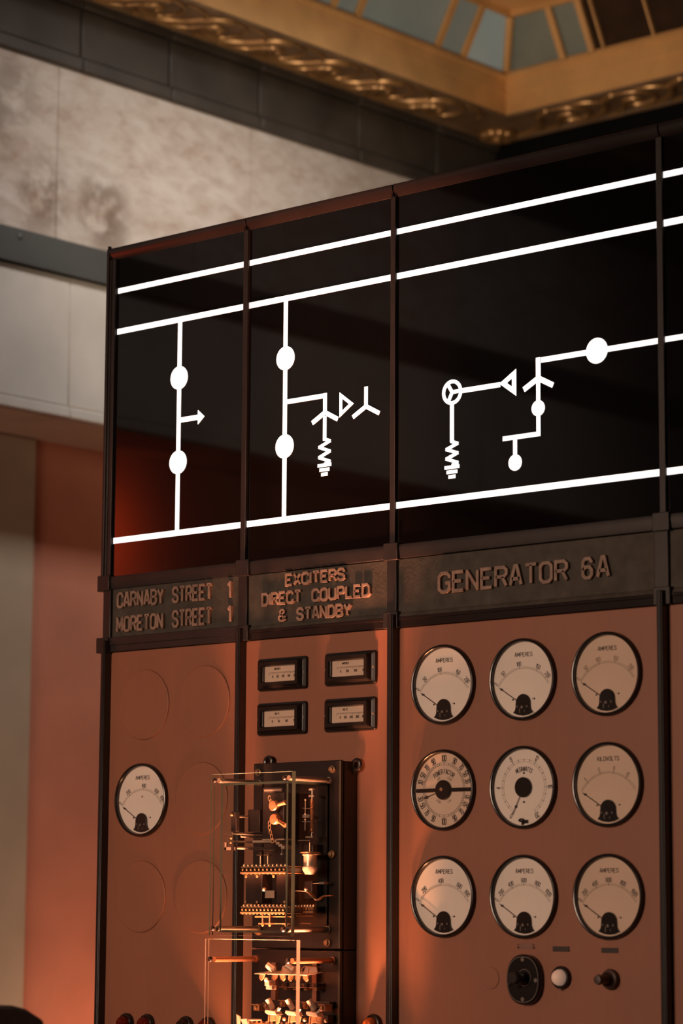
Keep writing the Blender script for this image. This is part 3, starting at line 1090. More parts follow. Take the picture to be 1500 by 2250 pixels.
def cached(name, key, maker, mats, parent, loc=(0, 0, 0), bevel=0.0):
    """first use builds the part, later uses share its mesh"""
    if key in CACHE:
        o = CACHE[key].copy()
        COL.objects.link(o)
        o.parent = parent
        o.location = loc
        return o
    mb = MB()
    maker(mb)
    o = mb.build(name, mats, parent, bevel, origin=(0, 0, 0))
    o.location = loc
    CACHE[key] = o
    return o


def mk_bezel(mb):
    mb.lathe([(0.0985, -0.0002), (0.0990, -0.002), (0.0990, -0.006), (0.0984, -0.0095), (0.0975, -0.0120), (0.0950, -0.0130), (0.0928, -0.0124),
              (0.0914, -0.0105), (0.0908, -0.0085), (0.0906, -0.0004)], (0, 0, 0), 'y', 72)


def mk_glass(mb):
    mb.lathe([(0.0910, -0.0092), (0.0, -0.0092)], (0, 0, 0), 'y', 48)


def mk_hump(mb):
    pts = []
    for i in range(17):
        a = pi * i / 16
        pts.append((0.0215 * cos(a), -0.0565 + 0.0215 * sin(a)))
    left = [(-0.0222, -0.068), (-0.0245, -0.074), (-0.0300, -0.0795)]
    bottom = [(-0.015, -0.0850), (0.0, -0.0868), (0.015, -0.0850)]
    right = [(0.0300, -0.0795), (0.0245, -0.074), (0.0222, -0.068)]
    mb.prism(pts + left + bottom + right, YD - 0.0045, YD + 0.0005)


def mk_window(mb):
    # small movement seen through the slot of the cover
    mb.lathe([(0.0036, 0.0), (0.0036, -0.0010), (0.0, -0.0014)], (-0.003, YD - 0.004, -0.0665), 'y', 16)
    mb.box(-0.0100, -0.0078, YD - 0.0052, YD - 0.004, -0.0800, -0.0690)
    mb.box(0.0050, 0.0066, YD - 0.0052, YD - 0.004, -0.0790, -0.0740)
    mb.sphere((0.0125, YD - 0.0045, -0.0655), 0.0028, 1, 0.5, 1, 10)
    mb.sphere((-0.0165, YD - 0.0045, -0.0645), 0.0022, 1, 0.5, 1, 10)


def mk_pointer(mb):
    # from the pivot under the cover to the zero mark; lozenge near the tip
    px, pz = 0.0, -0.062
    d = Vector((-0.850, 0.527))
    n = Vector((-d.y, d.x))

    def P(s, w):
        return (px + d.x * s + n.x * w, pz + d.y * s + n.y * w)
    out = [(0.0, 0.0007), (0.0725, 0.0006), (0.0765, 0.0029), (0.0810, 0.0007), (0.0870, 0.0002)]
    pts = [P(s, -w) for s, w in out] + [P(s, w) for s, w in reversed(out)]
    mb.prism(pts, YD - 0.0040, YD - 0.0033)


def polar(r, deg, cx=0.0, cz=0.0):
    a = radians(deg)
    return cx + r * sin(a), cz + r * cos(a)


def arc_text(mb, s, r, deg, h, hw, cx=0, cz=0, wx=0.8, flip=False, rot=None, mi=1):
    """whole word as one block turned to its place on the dial"""
    bx, bz = polar(r, deg, cx, cz)
    a = radians(-deg if rot is None else -rot)
    if flip:
        a += pi
    ca, sa = cos(a), sin(a)
    off = -h / 2

    def fn(x, z):
        z = z + off
        return bx + x * ca - z * sa, bz + x * sa + z * ca
    text_into(mb, s, fn, h, YD - 0.0005, YD + 0.0002, hw, wx, 1.7, mi)


def bent_text(mb, s, r, deg, h, hw, wx=0.8, mi=1):
    """word following the circle, letter by letter"""
    lay, tot = layout(s, 1.7)
    k = h / 6.0 * wx
    for ch, x in lay:
        c = (x + glyph_w(ch) / 2 - tot / 2) * k
        arc_text(mb, ch, r, deg + math.degrees(c / r), h, hw, 0, 0, wx, mi=mi)


def dial_disc(mb):
    mb.lathe([(0.0904, 0.0), (0.0, 0.0)], (0, YD, 0), 'y', 64, 0)


def amp_dial(mb, title, nums, fade=False, scale_end=57):
    dial_disc(mb)
    pz = -0.062
    mi = 1
    arc_text(mb, title, 0.0600, 0, 0.0095, 0.00070, 0, 0, 0.86)
    for r in (0.0885, 0.0925):
        mb.ring(0, pz, r - 0.0003, r + 0.0003, YD - 0.0004, YD + 0.0002, 90 - scale_end, 90 + scale_end, 140, 2)
    for s, deg in nums:
        arc_text(mb, s, 0.1005, deg, 0.0095, 0.00062, 0, pz, 0.62, mi=2 if fade else 1)
        mb.strip([polar(0.0885, deg, 0, pz), polar(0.0945, deg, 0, pz)], 0.00035, YD - 0.0005, YD + 0.0002, 1)
    k = -scale_end
    while k <= scale_end:
        mb.strip([polar(0.0885, k, 0, pz), polar(0.0915, k, 0, pz)], 0.0002, YD - 0.0005, YD + 0.0002, 2)
        k += 2.85
    for s in (-1, 1):
        mb.disc(s * 0.0320, -0.0475, 0.0022, YD - 0.0012, YD + 0.0002, 14, 1)
        mb.disc(s * 0.0265, -0.0470, 0.0009, YD - 0.0006, YD + 0.0002, 10, 1)


def gauge(x, z, label, dial_fn, old=False, pointer=True, grp=None):
    t = thing('round_gauge', label, 'gauge', (x + 0.001, 0, z), 'round gauges on the panels')
    cached('bezel', 'bezel', mk_bezel, M_BAKELITE, t)
    mb = MB()
    dial_fn(mb)
    mb.build('dial', [M_DIALOLD if old else M_DIAL, M_INK, M_INKFADE], t, origin=(0, 0, 0)).location = (0, 0, 0)
    if pointer:
        cached('pointer', 'pointer', mk_pointer, M_INK, t)
        h = cached('movement_cover', 'hump', mk_hump, M_BAKELITE, t, bevel=0.001)
        cached('movement', 'movement', mk_window, M_GREYLINE, h)
    cached('cover_glass', 'gglass', mk_glass, M_GAUGEGLASS, t)
    return t


A200 = [('0', -57), ('50', -38), ('100', -8), ('150', 26), ('200', 46)]
A200B = [('0', -57), ('50', -38), ('100', -15), ('150', 14), ('200', 42)]
A800 = [('0', -57), ('200', -38.8), ('400', -5.7), ('600', 28.5), ('800', 46)]
A1000 = [('0', -57), ('200', -44), ('400', -24), ('600', -1), ('800', 23), ('1000', 45)]
KV = [('4', -41), ('6', -15), ('8', 9.5), ('10', 33.5)]
gauge(0.1715, 1.920, 'round AMPERES gauge alone on the panel of blanking discs, below CARNABY STREET', lambda m: (amp_dial(m, 'AMPERES', [('0', -57), ('200', -33), ('400', 3), ('600', 33), ('800', 50)]), m.disc(0, 0.009, 0.0026, YD - 0.0012, YD + 0.0002, 14, 2)))
CX = (1.2235, 1.4695, 1.7160)
ROW = (2.1775, 1.9200, 1.6622)
G9 = None
gauge(CX[0], ROW[0], 'round AMPERES gauge at the top left of the nine, above POWER FACTOR', lambda m: amp_dial(m, 'AMPERES', A200))
gauge(CX[1], ROW[0], 'round AMPERES gauge at the top middle of the nine, above the MEGAWATTS gauge', lambda m: amp_dial(m, 'AMPERES', A200))
gauge(CX[2], ROW[0], 'round AMPERES gauge at the top right of the nine, above the KILOVOLTS gauge', lambda m: amp_dial(m, 'AMPERES', A200B, True), True)
gauge(CX[2], ROW[1], 'round KILOVOLTS gauge with a yellowed dial at the right of the middle row', lambda m: amp_dial(m, 'KILOVOLTS', KV, True), True)
gauge(CX[0], ROW[2], 'palest round AMPERES gauge, scale 0 to 800, below the POWER FACTOR gauge', lambda m: amp_dial(m, 'AMPERES', A800))
gauge(CX[1], ROW[2], 'round AMPERES gauge below the MEGAWATTS gauge, above the oval switch', lambda m: amp_dial(m, 'AMPERES', A1000))
gauge(CX[2], ROW[2], 'round AMPERES gauge below the KILOVOLTS gauge, at the bottom right of the nine', lambda m: amp_dial(m, 'AMPERES', A1000), True)


def pf_dial(mb):
    dial_disc(mb)
    for r in (0.0610, 0.0660):
        mb.ring(0, 0, r - 0.0003, r + 0.0003, YD - 0.0004, YD + 0.0002, 0, 360, 90, 1)
    for base in (0, 180):
        for s, deg in (('100', 0), ('90', 26), ('70', 45), ('50', 61), ('30', 75)):
            for sg in ((1, -1) if deg else (1,)):
                a = base + sg * deg
                arc_text(mb, s, 0.0770, a, 0.0140, 0.0009, 0, 0, 0.45, flip=(base == 180))
        for deg in (0, 13, 20, 26, 31, 36, 41, 45, 49, 53, 57, 61, 65, 69, 72, 75, 78, 82):
            for sg in (1, -1):
                a = base + sg * deg
                big = deg in (0, 26, 45, 61, 75)
                mb.strip([polar(0.0610, a), polar(0.0690 if big else 0.0660, a)], 0.0004, YD - 0.0005, YD + 0.0002, 1)
    bent_text(mb, 'POWER FACTOR', 0.0450, 0, 0.0108, 0.0007, 0.58)
    for s, deg, fl in (('LAG', -32, False), ('LEAD', 34, False), ('LEAD', 212, True), ('LAG', 148, True)):
        arc_text(mb, s, 0.0320, deg, 0.0055, 0.0004, 0, 0, 0.8, flip=fl, mi=2)


def mk_pfbar(mb):
    mb.box(-0.0850, 0.0885, YD - 0.0055, YD - 0.0040, -0.0048, 0.0042)


def mk_hub(mb):
    mb.lathe([(0.0240, 0.0), (0.0240, -0.0060), (0.0225, -0.0075), (0.0, -0.0078)], (0, YD, 0), 'y', 36)


def mk_pfptr(mb):
    d = Vector((-0.955, -0.297)).normalized()
    n = Vector((-d.y, d.x))
    out = [(0.02, 0.0008), (0.052, 0.0007), (0.0555, 0.0042), (0.0660, 0.0002)]
    mb.prism([(d.x * s - n.x * w, d.y * s - n.y * w) for s, w in out] + [(d.x * s + n.x * w, d.y * s + n.y * w) for s, w in reversed(out)], YD - 0.0035, YD - 0.0025)


t = gauge(CX[0], ROW[1], 'round POWER FACTOR gauge with a black bar across its dial', pf_dial, True, False)
mb = MB(); mk_pfbar(mb); mb.build('cross_bar', M_BAKELITE, t, origin=(0, 0, 0)).location = (0, 0, 0)
mb = MB(); mk_pfptr(mb); mb.build('pointer', M_INK, t, origin=(0, 0, 0)).location = (0, 0, 0)
hub = cached('hub', 'hub', mk_hub, M_BAKELITE, t)
mb = MB(); mb.lathe([(0.0045, -0.0075), (0.0045, -0.0090), (0.0, -0.0094)], (-0.003, YD, 0.0015), 'y', 20); mb.build('screw', M_BRASS, hub, origin=(0, 0, 0)).location = (0, 0, 0)


def mw_dial(mb):
    dial_disc(mb)
    for r in (0.0610, 0.0665):
        mb.ring(0, 0, r - 0.0003, r + 0.0003, YD - 0.0004, YD + 0.0002, -58, 238, 90, 2)
    for i in range(6):
        deg = -150 + 60 * i
        arc_text(mb, str(4 * i), 0.0775, deg, 0.0120, 0.0008, 0, 0, 0.55)
    for i in range(21):
        deg = -150 + 15 * i
        mb.strip([polar(0.0610, deg), polar(0.0720 if i % 4 == 0 else 0.0690, deg)], 0.0004, YD - 0.0005, YD + 0.0002, 1)
    bent_text(mb, 'MEGAWATTS', 0.0440, 0, 0.0105, 0.0007, 0.56)
    for z in (0.0340, -0.0350):
        mb.disc(0, z, 0.0026, YD - 0.0015, YD + 0.0002, 14, 1)


def mk_mwptr(mb):
    d = Vector((sin(radians(-153)), cos(radians(-153))))
    n = Vector((-d.y, d.x))
    out = [(0.02, 0.0008), (0.047, 0.0007), (0.0505, 0.0034), (0.0550, 0.0008), (0.0740, 0.0004)]
    mb.prism([(d.x * s - n.x * w, d.y * s - n.y * w) for s, w in out] + [(d.x * s + n.x * w, d.y * s + n.y * w) for s, w in reversed(out)], YD - 0.0035, YD - 0.0025)


t = gauge(CX[1], ROW[1], 'round MEGAWATTS gauge with a black hub, at the centre of the nine', mw_dial, False, False)
mb = MB(); mk_mwptr(mb); mb.build('pointer', M_INK, t, origin=(0, 0, 0)).location = (0, 0, 0)
cached('hub', 'hub', mk_hub, M_BAKELITE, t)
mb = MB()
mb.sphere((-0.006, YD - 0.004, -0.0780), 0.0070, 1.2, 0.6, 0.7, 14)
mb.box(-0.004, 0.012, YD - 0.006, YD, -0.0850, -0.0775)
mb.tube([(0.004, YD - 0.003, -0.080), (-0.004, YD - 0.005, -0.0885)], 0.002, 8)
mb.build('zero_adjuster', M_BAKELITE, t, origin=(0, 0, 0)).location = (0, 0, 0)

# ================================================================= EDGEWISE METERS


def edge_meter(x, z, label, title, nums, grp=None):
    t = thing('edgewise_meter', label, 'meter', (x, 0, z), 'small rectangular meters')

    def mk_case(mb):
        mb.rrect([(0.172, 0.084, 0.008, 0.002), (0.173, 0.085, 0.008, -0.004), (0.170, 0.082, 0.008, -0.008), (0.150, 0.0740, 0.005, -0.010),
                  (0.146, 0.0700, 0.004, -0.0190), (0.138, 0.0610, 0.004, -0.0235), (0.120, 0.0450, 0.003, -0.0235), (0.1165, 0.0415, 0.002, -0.0210),
                  (0.1130, 0.0395, 0.0015, -0.0120), (0.1130, 0.0395, 0.0015, -0.0095)], 0, 0, 5, 0, True, False)
    cached('case', 'mcase', mk_case, M_BAKELITE, t)
    mb = MB()
    mb.box(-0.057, 0.057, -0.0110, -0.0096, -0.0202, 0.0202, 0)
    off = -0.0110

    def tx(s, cx, cz, h, hw, mi=1):
        text_into(mb, s, lambda a, b: (cx + a, cz + b), h, off - 0.0005, off + 0.0002, hw, 0.7, 1.6, mi)
    tx(title, -0.012, 0.0105, 0.0050, 0.00045)
    mb.box(-0.040, 0.053, off - 0.0004, off + 0.0002, 0.0040, 0.0044, 1)
    mb.box(-0.040, 0.053, off - 0.0004, off + 0.0002, 0.0010, 0.0013, 2)
    n = 28
    for i in range(n + 1):
        xx = -0.040 + 0.093 * (i / n) ** 0.8
        mb.box(xx - 0.0002, xx + 0.0002, off - 0.0004, off + 0.0002, 0.0010 if i % 7 else -0.0022, 0.0044, 1)
    for i, s in enumerate(nums):
        xx = -0.028 + 0.078 * (i / (len(nums) - 1)) ** 1.1
        tx(s, xx, -0.0095, 0.0055, 0.00055)
    mb.build('dial', [M_DIALOLD, M_INK, M_INKFADE], t, origin=(0, 0, 0)).location = (0, 0, 0)
    cached('cover_glass', 'mglass', lambda m: m.box(-0.0572, 0.0572, -0.0185, -0.0180, -0.0202, 0.0202), M_GAUGEGLASS, t)
    for sx in (-1, 1):
        cached('screw', 'mscrew', lambda m: m.lathe([(0.0032, 0.0), (0.0032, -0.0018), (0.0, -0.0022)], (0, 0, 0), 'y', 14), M_GREYLINE, t, (sx * 0.0795, -0.0088, 0.0))
    cached('adjuster', 'madj', lambda m: m.lathe([(0.0035, 0.0), (0.0035, -0.0012), (0.0, -0.0015)], (0, 0, 0), 'y', 14), M_BAKELITE, t, (-0.030, -0.0225, 0.0275))
    return t


edge_meter(0.6865, 2.2335, 'small black rectangular meter at the upper left of the four below EXCITERS', 'AMPERES', ['0', '50', '100', '150', '200'])
edge_meter(0.9215, 2.2345, 'small black rectangular meter at the upper right of the four below EXCITERS', 'AMPERES', ['0', '100', '200', '300'])
edge_meter(0.6865, 2.1173, 'small black rectangular meter at the lower left of the four, just above the glass relay', 'VOLTS', ['0', '50', '100', '150'])
edge_meter(0.9215, 2.1175, 'small black rectangular meter reading VOLTS at the lower right of the four', 'VOLTS', ['0', '100', '200', '300', '400'])

# ================================================================= RELAYS
BX0, BX1, BY = 0.640, 0.942, -0.060
relay = thing('glass_fronted_relay', 'upper black relay behind a thick clear glass box with coil and knobs', 'relay', (0.791, 0, 1.531))


def P(name, mats, fn, parent=relay, bevel=0.0, label=None):
    mb = MB()
    fn(mb)
    o = mb.build(name, mats, parent, bevel)
    if label:
        o['label'] = label
    return o


P('base_box', M_EBONITE, lambda m: m.box(BX0 + 0.002, BX1, BY + 0.010, 0.0, 1.531, 1.998), bevel=0.002)
P('front_board', [M_EBONITE], lambda m: m.box(BX0, BX1 - 0.001, BY, BY + 0.0095, 1.5325, 2.000), bevel=0.0022)
P('board_edge_strip', [M_STRIP], lambda m: m.box(BX1 - 0.0065, BX1 - 0.001, BY - 0.0012, BY + 0.001, 1.534, 1.998), label='greenish glass edge strip')
for x, z in ((0.950, 1.990), (0.648, 2.0065)):
    P('lifting_eye', M_EBONITE, lambda m, x=x, z=z: (m.tube([(x + 0.0115 * cos(2 * pi * i / 20), -0.012, z + 0.0115 * sin(2 * pi * i / 20)) for i in range(21)], 0.0055, 8, caps=False),
                                                    m.box(x - 0.014 if x > 0.8 else x - 0.012, x - 0.004 if x > 0.8 else x + 0.03, -0.017, -0.004, z - 0.024, z - 0.010)))
# glass box
GX0, GX1, GZ0, GZ1, GY = 0.6495, 0.9270, 1.5640, 1.9650, -0.226


def plate(m, x0, x1, y0, y1, z0, z1):
    """sheet: faces slot 0, edges slot 1"""
    n0 = len(m.bm.faces)
    m.box(x0, x1, y0, y1, z0, z1)
    m.bm.faces.ensure_lookup_table()
    d = (x1 - x0, y1 - y0, z1 - z0)
    thin = d.index(min(d))
    for f in m.bm.faces[n0:]:
        f.normal_update()
        ax = max(range(3), key=lambda i: abs(f.normal[i]))
        f.material_index = 0 if (ax == thin or f.normal.x < -0.5) else 1
    if thin == 1:
        # polished left arrises of the sheet show as two thin lines
        m.box(x0 - 0.0004, x0 + 0.0016, y0 - 0.0004, y0 + 0.0012, z0, z1, 1)
        m.box(x0 - 0.0004, x0 + 0.0012, y1 - 0.0012, y1 + 0.0004, z0, z1, 1)


front = P('front_glass', [M_PANE, M_EDGE], lambda m: plate(m, GX0, GX1, GY, GY + 0.013, GZ0, GZ1))
P('side_glass', [M_PANE, M_EDGE], lambda m: plate(m, 0.672, 0.678, GY + 0.014, BY, 1.572, 1.942))
P('side_glass', [M_PANE, M_EDGE], lambda m: plate(m, 0.896, 0.902, GY + 0.014, BY, 1.572, 1.942))
P('top_glass', [M_PANE, M_EDGE], lambda m: plate(m, 0.6785, 0.8955, GY + 0.014, BY, 1.937, 1.943))
P('bottom_glass', [M_PANE, M_EDGE], lambda m: plate(m, 0.6785, 0.8955, GY + 0.014, BY, 1.572, 1.578))
for x in (0.6645, 0.9035):
    for z in (1.950, 1.5810):
        rod = P('corner_rod', M_STEEL, lambda m, x=x, z=z: (m.tube([(x, GY + 0.013, z), (x, BY + 0.001, z)], 0.0062, 16), m.lathe([(0.009, 0), (0.009, 0.006)], (x, BY - 0.006, z), 'y', 6, 0, False, True, True)))
        P('rod_nut', M_BAKELITE, lambda m, x=x, z=z: m.lathe([(0.0062, 0.0), (0.0062, -0.004), (0.0045, -0.006), (0.0, -0.006)], (x, GY, z), 'y', 18), rod)
# screws on the board
for x, z in ((0.914, 1.977), (0.902, 1.548), (0.665, 1.573), (0.660, 1.977)):
    P('board_screw', M_BRASS, lambda m, x=x, z=z: m.lathe([(0.0095, 0.0), (0.0095, -0.005), (0.006, -0.007), (0.006, -0.012), (0.0, -0.013)], (x, BY, z), 'y', 14))
# ebonite block with tablet and two wing knobs
blk = P('terminal_block', M_EBONITE, lambda m: m.box(0.757, 0.831, -0.150, BY, 1.803, 1.919), bevel=0.002)
P('tablet', [M_EBONITE, M_GREYLINE], lambda m: (m.box(0.760, 0.826, -0.152, -0.14, 1.9185, 1.931), m.box(0.764, 0.822, -0.1525, -0.151, 1.9222, 1.9275, 1)), blk, 0.001)


def wing(m, x, z, deg):
    m.lathe([(0.0135, 0.0), (0.0135, -0.010), (0.0115, -0.013), (0.0, -0.0135)], (x, -0.158, z), 'y', 24)
    m.lathe([(0.005, 0.012), (0.005, 0.0)], (x, -0.158, z), 'y', 12)
    a = radians(deg)
    pts = [(x + 0.008 * cos(a), -0.163, z + 0.008 * sin(a)), (x + 0.022 * cos(a), -0.163, z + 0.022 * sin(a)), (x + 0.040 * cos(a), -0.163, z + 0.040 * sin(a))]
    m.tube(pts, [0.0050, 0.0045, 0.0062], 10)


for x, z, deg in ((0.810, 1.885, 12), (0.813, 1.852, -25)):
    P('wing_nut', M_COPPER, lambda m, x=x, z=z, deg=deg: wing(m, x, z, deg), blk)
P('link_chain', M_BRASS, lambda m: [m.tube([(x + 0.004 * cos(2 * pi * i / 12), -0.162, z + 0.0062 * sin(2 * pi * i / 12)) for i in range(13)], 0.0011, 6, caps=False)
                                   for x, z in ((0.792, 1.905), (0.797, 1.895), (0.793, 1.842), (0.793, 1.832), (0.796, 1.820), (0.801, 1.809), (0.803, 1.799))], blk)
# armature bracket to the left
br = P('armature_bracket', M_EBONITE, lambda m: (m.box(0.691, 0.710, -0.195, -0.183, 1.822, 1.872), m.box(0.707, 0.748, -0.150, BY, 1.822, 1.878)), bevel=0.0015)
P('bracket_rod', M_STEEL, lambda m: m.tube([(0.702, -0.190, 1.860), (0.706, -0.12, 1.860)], 0.0034, 10), br)
P('bracket_rod', M_STEEL, lambda m: m.tube([(0.697, -0.198, 1.818), (0.716, -0.08, 1.817)], 0.0032, 10), br)
P('bracket_rod', M_STEEL, lambda m: m.tube([(0.712, -0.180, 1.810), (0.722, -0.08, 1.809)], 0.0026, 10), br)
P('bracket_screw', M_BRASS, lambda m: [m.sphere((x, -0.199, z), 0.0042, 1, 0.8, 1, 10) for x, z in ((0.697, 1.864), (0.696, 1.806), (0.696, 1.795))], br)
lb = P('contact_arm', M_STEEL, lambda m: (m.box(0.677, 0.712, -0.2025, -0.199, 1.776, 1.783), m.box(0.677, 0.683, -0.2025, -0.197, 1.776, 1.795),
                                         m.tube([(0.703, -0.198, 1.797), (0.735, -0.08, 1.796)], 0.0026, 8), m.tube([(0.705, -0.198, 1.782), (0.735, -0.08, 1.780)], 0.0040, 10)))
P('arm_collar', M_EBONITE, lambda m: m.box(0.703, 0.711, -0.206, -0.192, 1.774, 1.790), lb)
# stepped bracket below the block
P('stepped_bracket', M_PALEMETAL, lambda m: (m.box(0.717, 0.785, -0.145, -0.120, 1.7945, 1.801), m.box(0.757, 0.831, -0.150, -0.120, 1.8000, 1.8040),
                                            [m.box(0.787 + 0.009 * i, 0.800 + 0.0085 * i, -0.152, -0.125, 1.800 - 0.0055 * i, 1.8045 - 0.0045 * i) for i in range(5)]), bevel=0.0008)
P('hanging_pin', M_STEEL, lambda m: (m.tube([(0.816, -0.14, 1.786), (0.816, -0.14, 1.769)], 0.0010, 6), m.lathe([(0.0, 0.004), (0.0045, 0.0), (0.0045, -0.003), (0.0, -0.003)], (0.816, -0.14, 1.767), 'z', 12)))
# coil spring, guide rod, dashpot
P('coil_spring', M_COPPER, lambda m: m.tube([(0.880 + 0.0034 * cos(a), -0.10 + 0.0034 * sin(a), 1.820 + 0.082 * a / (2 * pi * 26)) for a in [2 * pi * 26 * i / 312 for i in range(313)]], 0.0013, 5))
P('spring_post', M_STEEL, lambda m: (m.tube([(0.880, -0.10, 1.902), (0.880, -0.10, 1.930)], 0.0022, 8), m.lathe([(0.009, 0), (0.009, 0.004), (0.003, 0.006)], (0.880, -0.10, 1.924), 'z', 14, 0, True, True, True),
                                    m.box(0.872, 0.889, -0.105, BY, 1.908, 1.912), m.box(0.866, 0.890, -0.108, BY, 1.806, 1.810), m.tube([(0.880, -0.1, 1.820), (0.879, -0.1, 1.808)], 0.0015, 8)))
P('guide_rod', M_STEEL, lambda m: (m.tube([(0.866, -0.11, 1.902), (0.866, -0.11, 1.824)], 0.0011, 6), [m.sphere((0.866, -0.11, z), 0.0026, seg=8) for z in (1.901, 1.866, 1.852)]))
dash = P('dashpot', M_PALEMETAL, lambda m: m.lathe([(0.0165, 0.0), (0.0165, 0.030), (0.0195, 0.0305), (0.0195, 0.034), (0.016, 0.0345)], (0.884, -0.110, 1.731), 'z', 28, 0, True, False, True))
P('dashpot_cup', M_PALEMETAL, lambda m: m.lathe([(0.012, -0.016), (0.0195, -0.004), (0.0195, 0.003), (0.0165, 0.005)], (0.884, -0.110, 1.731), 'z', 28, 0, True, True, False), dash)
P('dashpot_lid', M_BRASS, lambda m: (m.lathe([(0.0245, 0.040), (0.0245, 0.0425), (0.012, 0.0440), (0.003, 0.0445)], (0.884, -0.110, 1.728), 'z', 28, 0, True, True, True), m.tube([(0.882, -0.11, 1.770), (0.882, -0.11, 1.795)], 0.0016, 8),
                                   m.box(0.895, 0.915, -0.115, -0.105, 1.7640, 1.7660)), dash)
P('knurled_nut', M_BRASS, lambda m: m.lathe([(0.0095, 0.0), (0.0105, -0.004), (0.0095, -0.008), (0.006, -0.010), (0.006, -0.014), (0.0, -0.015)], (0.916, BY, 1.766), 'y', 12, 0, False))


def strip_block(m, x0, x1, y0, y1, z0, z1, n):
    m.box(x0, x1, y0 + 0.006, y1, z0 + 0.002, z1 - 0.006, 1)
    m.box(x0, x1, y0, y1, z0, z0 + 0.0045, 0)
    m.box(x0, x1, y0 + 0.003, y1, z1 - 0.008, z1 - 0.0045, 0)
    for i in range(n):
        x = x0 + (i + 0.5) * (x1 - x0) / n
        m.lathe([(0.0042, 0.0), (0.0042, 0.004), (0.0025, 0.006), (0.0, 0.006)], (x, y0 + 0.008, z1 - 0.005), 'z', 8, 0)
        m.lathe([(0.0038, 0.0), (0.0038, -0.0045), (0.002, -0.006), (0.0, -0.006)], (x, y0 + 0.006, z0 + 0.010), 'y', 8, 0)
        m.sphere((x, y0 + 0.003, z0 + 0.001), 0.0034, 1, 1, 0.8, 8)


P('terminal_strip', [M_BRASS, M_EBONITE], lambda m: strip_block(m, 0.709, 0.863, -0.178, -0.110, 1.717, 1.740, 11))
P('terminal_strip', [M_BRASS, M_EBONITE], lambda m: strip_block(m, 0.710, 0.861, -0.178, -0.110, 1.618, 1.641, 12))
P('terminal_strip', [M_BRASS, M_EBONITE], lambda m: strip_block(m, 0.822, 0.890, -0.105, BY, 1.621, 1.641, 7))
cb = P('magnet_case', M_EBONITE, lambda m: (m.box(0.711, 0.768, -0.160, -0.09, 1.643, 1.715), m.box(0.816, 0.853, -0.160, -0.09, 1.643, 1.715), m.box(0.768, 0.816, -0.125, -0.09, 1.643, 1.715)), bevel=0.0015)
P('contact_tongue', M_PALEMETAL, lambda m: (m.box(0.7780, 0.8095, -0.1600, -0.158, 1.6570, 1.6745), m.box(0.7680, 0.8095, -0.161, -0.130, 1.6735, 1.6755), m.sphere((0.778, -0.163, 1.678), 0.0052, seg=10)), cb)
P('case_screw', M_BRASS, lambda m: [m.sphere((x, -0.162, z), 0.0042, 1, 0.7, 1, 10) for x, z in ((0.752, 1.711), (0.808, 1.711), (0.714, 1.711), (0.753, 1.6465), (0.713, 1.6465), (0.846, 1.647))], cb)
P('link_posts', M_BRASS, lambda m: [(m.tube([(x, -0.155, 1.741), (x, -0.155, 1.765)], 0.0022, 8), m.box(x - 0.009, x + 0.009, -0.160, -0.150, 1.7615, 1.7650), m.sphere((x, -0.155, 1.768), 0.003, seg=8)) for x in (0.757, 0.782)])
P('lower_links', M_BRASS, lambda m: ([(m.tube([(x, -0.155, 1.618), (x, -0.155, 1.592)], 0.0024, 8), m.box(x - 0.0085, x + 0.0085, -0.161, -0.150, 1.5920, 1.5955), m.sphere((x, -0.155, 1.590), 0.0034, seg=8)) for x in (0.766, 0.790, 0.846)],
                                     m.box(0.744, 0.790, -0.160, -0.150, 1.6085, 1.6125), m.tube([(0.79, -0.15, 1.611), (0.86, -0.15, 1.611)], 0.0012, 6), m.tube([(0.79, -0.15, 1.594), (0.835, -0.15, 1.594)], 0.0012, 6),
                                     m.tube([(0.83, -0.10, 1.6135), (0.886, -0.10, 1.6135)], 0.0014, 6), m.tube([(0.845, -0.10, 1.595), (0.88, -0.10, 1.595)], 0.0014, 6)))


def strap(m):
    path = spline([(0.836, -0.130, 1.675), (0.870, -0.125, 1.6745), (0.888, -0.12, 1.672), (0.902, -0.118, 1.662), (0.915, -0.115, 1.6525), (0.925, -0.105, 1.662), (0.940, -0.09, 1.664)], 5)
    rings = []
    for p in path:
        rings.append([(p.x, p.y - 0.006, p.z - 0.001), (p.x, p.y - 0.006, p.z + 0.001), (p.x, p.y + 0.006, p.z + 0.001), (p.x, p.y + 0.006, p.z - 0.001)])
    m.loft(rings)
    for x in (0.838, 0.886):
        m.sphere((x, -0.128, 1.679), 0.0048, 1, 1, 0.8, 10)


P('curved_strap', M_BRASS, strap)
P('side_clip', M_STEEL, lambda m: (m.box(0.900, 0.917, -0.095, BY, 1.6915, 1.6975), m.tube([(0.900, -0.092, 1.6945), (0.885, -0.10, 1.6935)], [0.002, 0.0006], 6)))
P('magnet_case', M_EBONITE, lambda m: (m.box(0.845, 0.882, -0.100, BY, 1.655, 1.700), m.box(0.848, 0.880, -0.095, BY, 1.755, 1.790)), bevel=0.002)
P('cross_lever', M_STEEL, lambda m: (m.tube([(0.838, -0.09, 1.881), (0.866, -0.09, 1.8795)], 0.0015, 6), m.tube([(0.838, -0.09, 1.8475), (0.880, -0.09, 1.8465)], 0.0017, 6), m.box(0.838, 0.862, -0.09, -0.085, 1.857, 1.865), m.tube([(0.833, -0.1, 1.800), (0.875, -0.1, 1.800)], 0.0017, 6)))

relay2 = thing('open_contact_relay', 'lower black relay with shiny angled contacts behind a single clear plate', 'relay', (0.791, 0, 1.06))


def Q(name, mats, fn, parent=relay2, bevel=0.0, label=None):
    return P(name, mats, fn, parent, bevel, label)


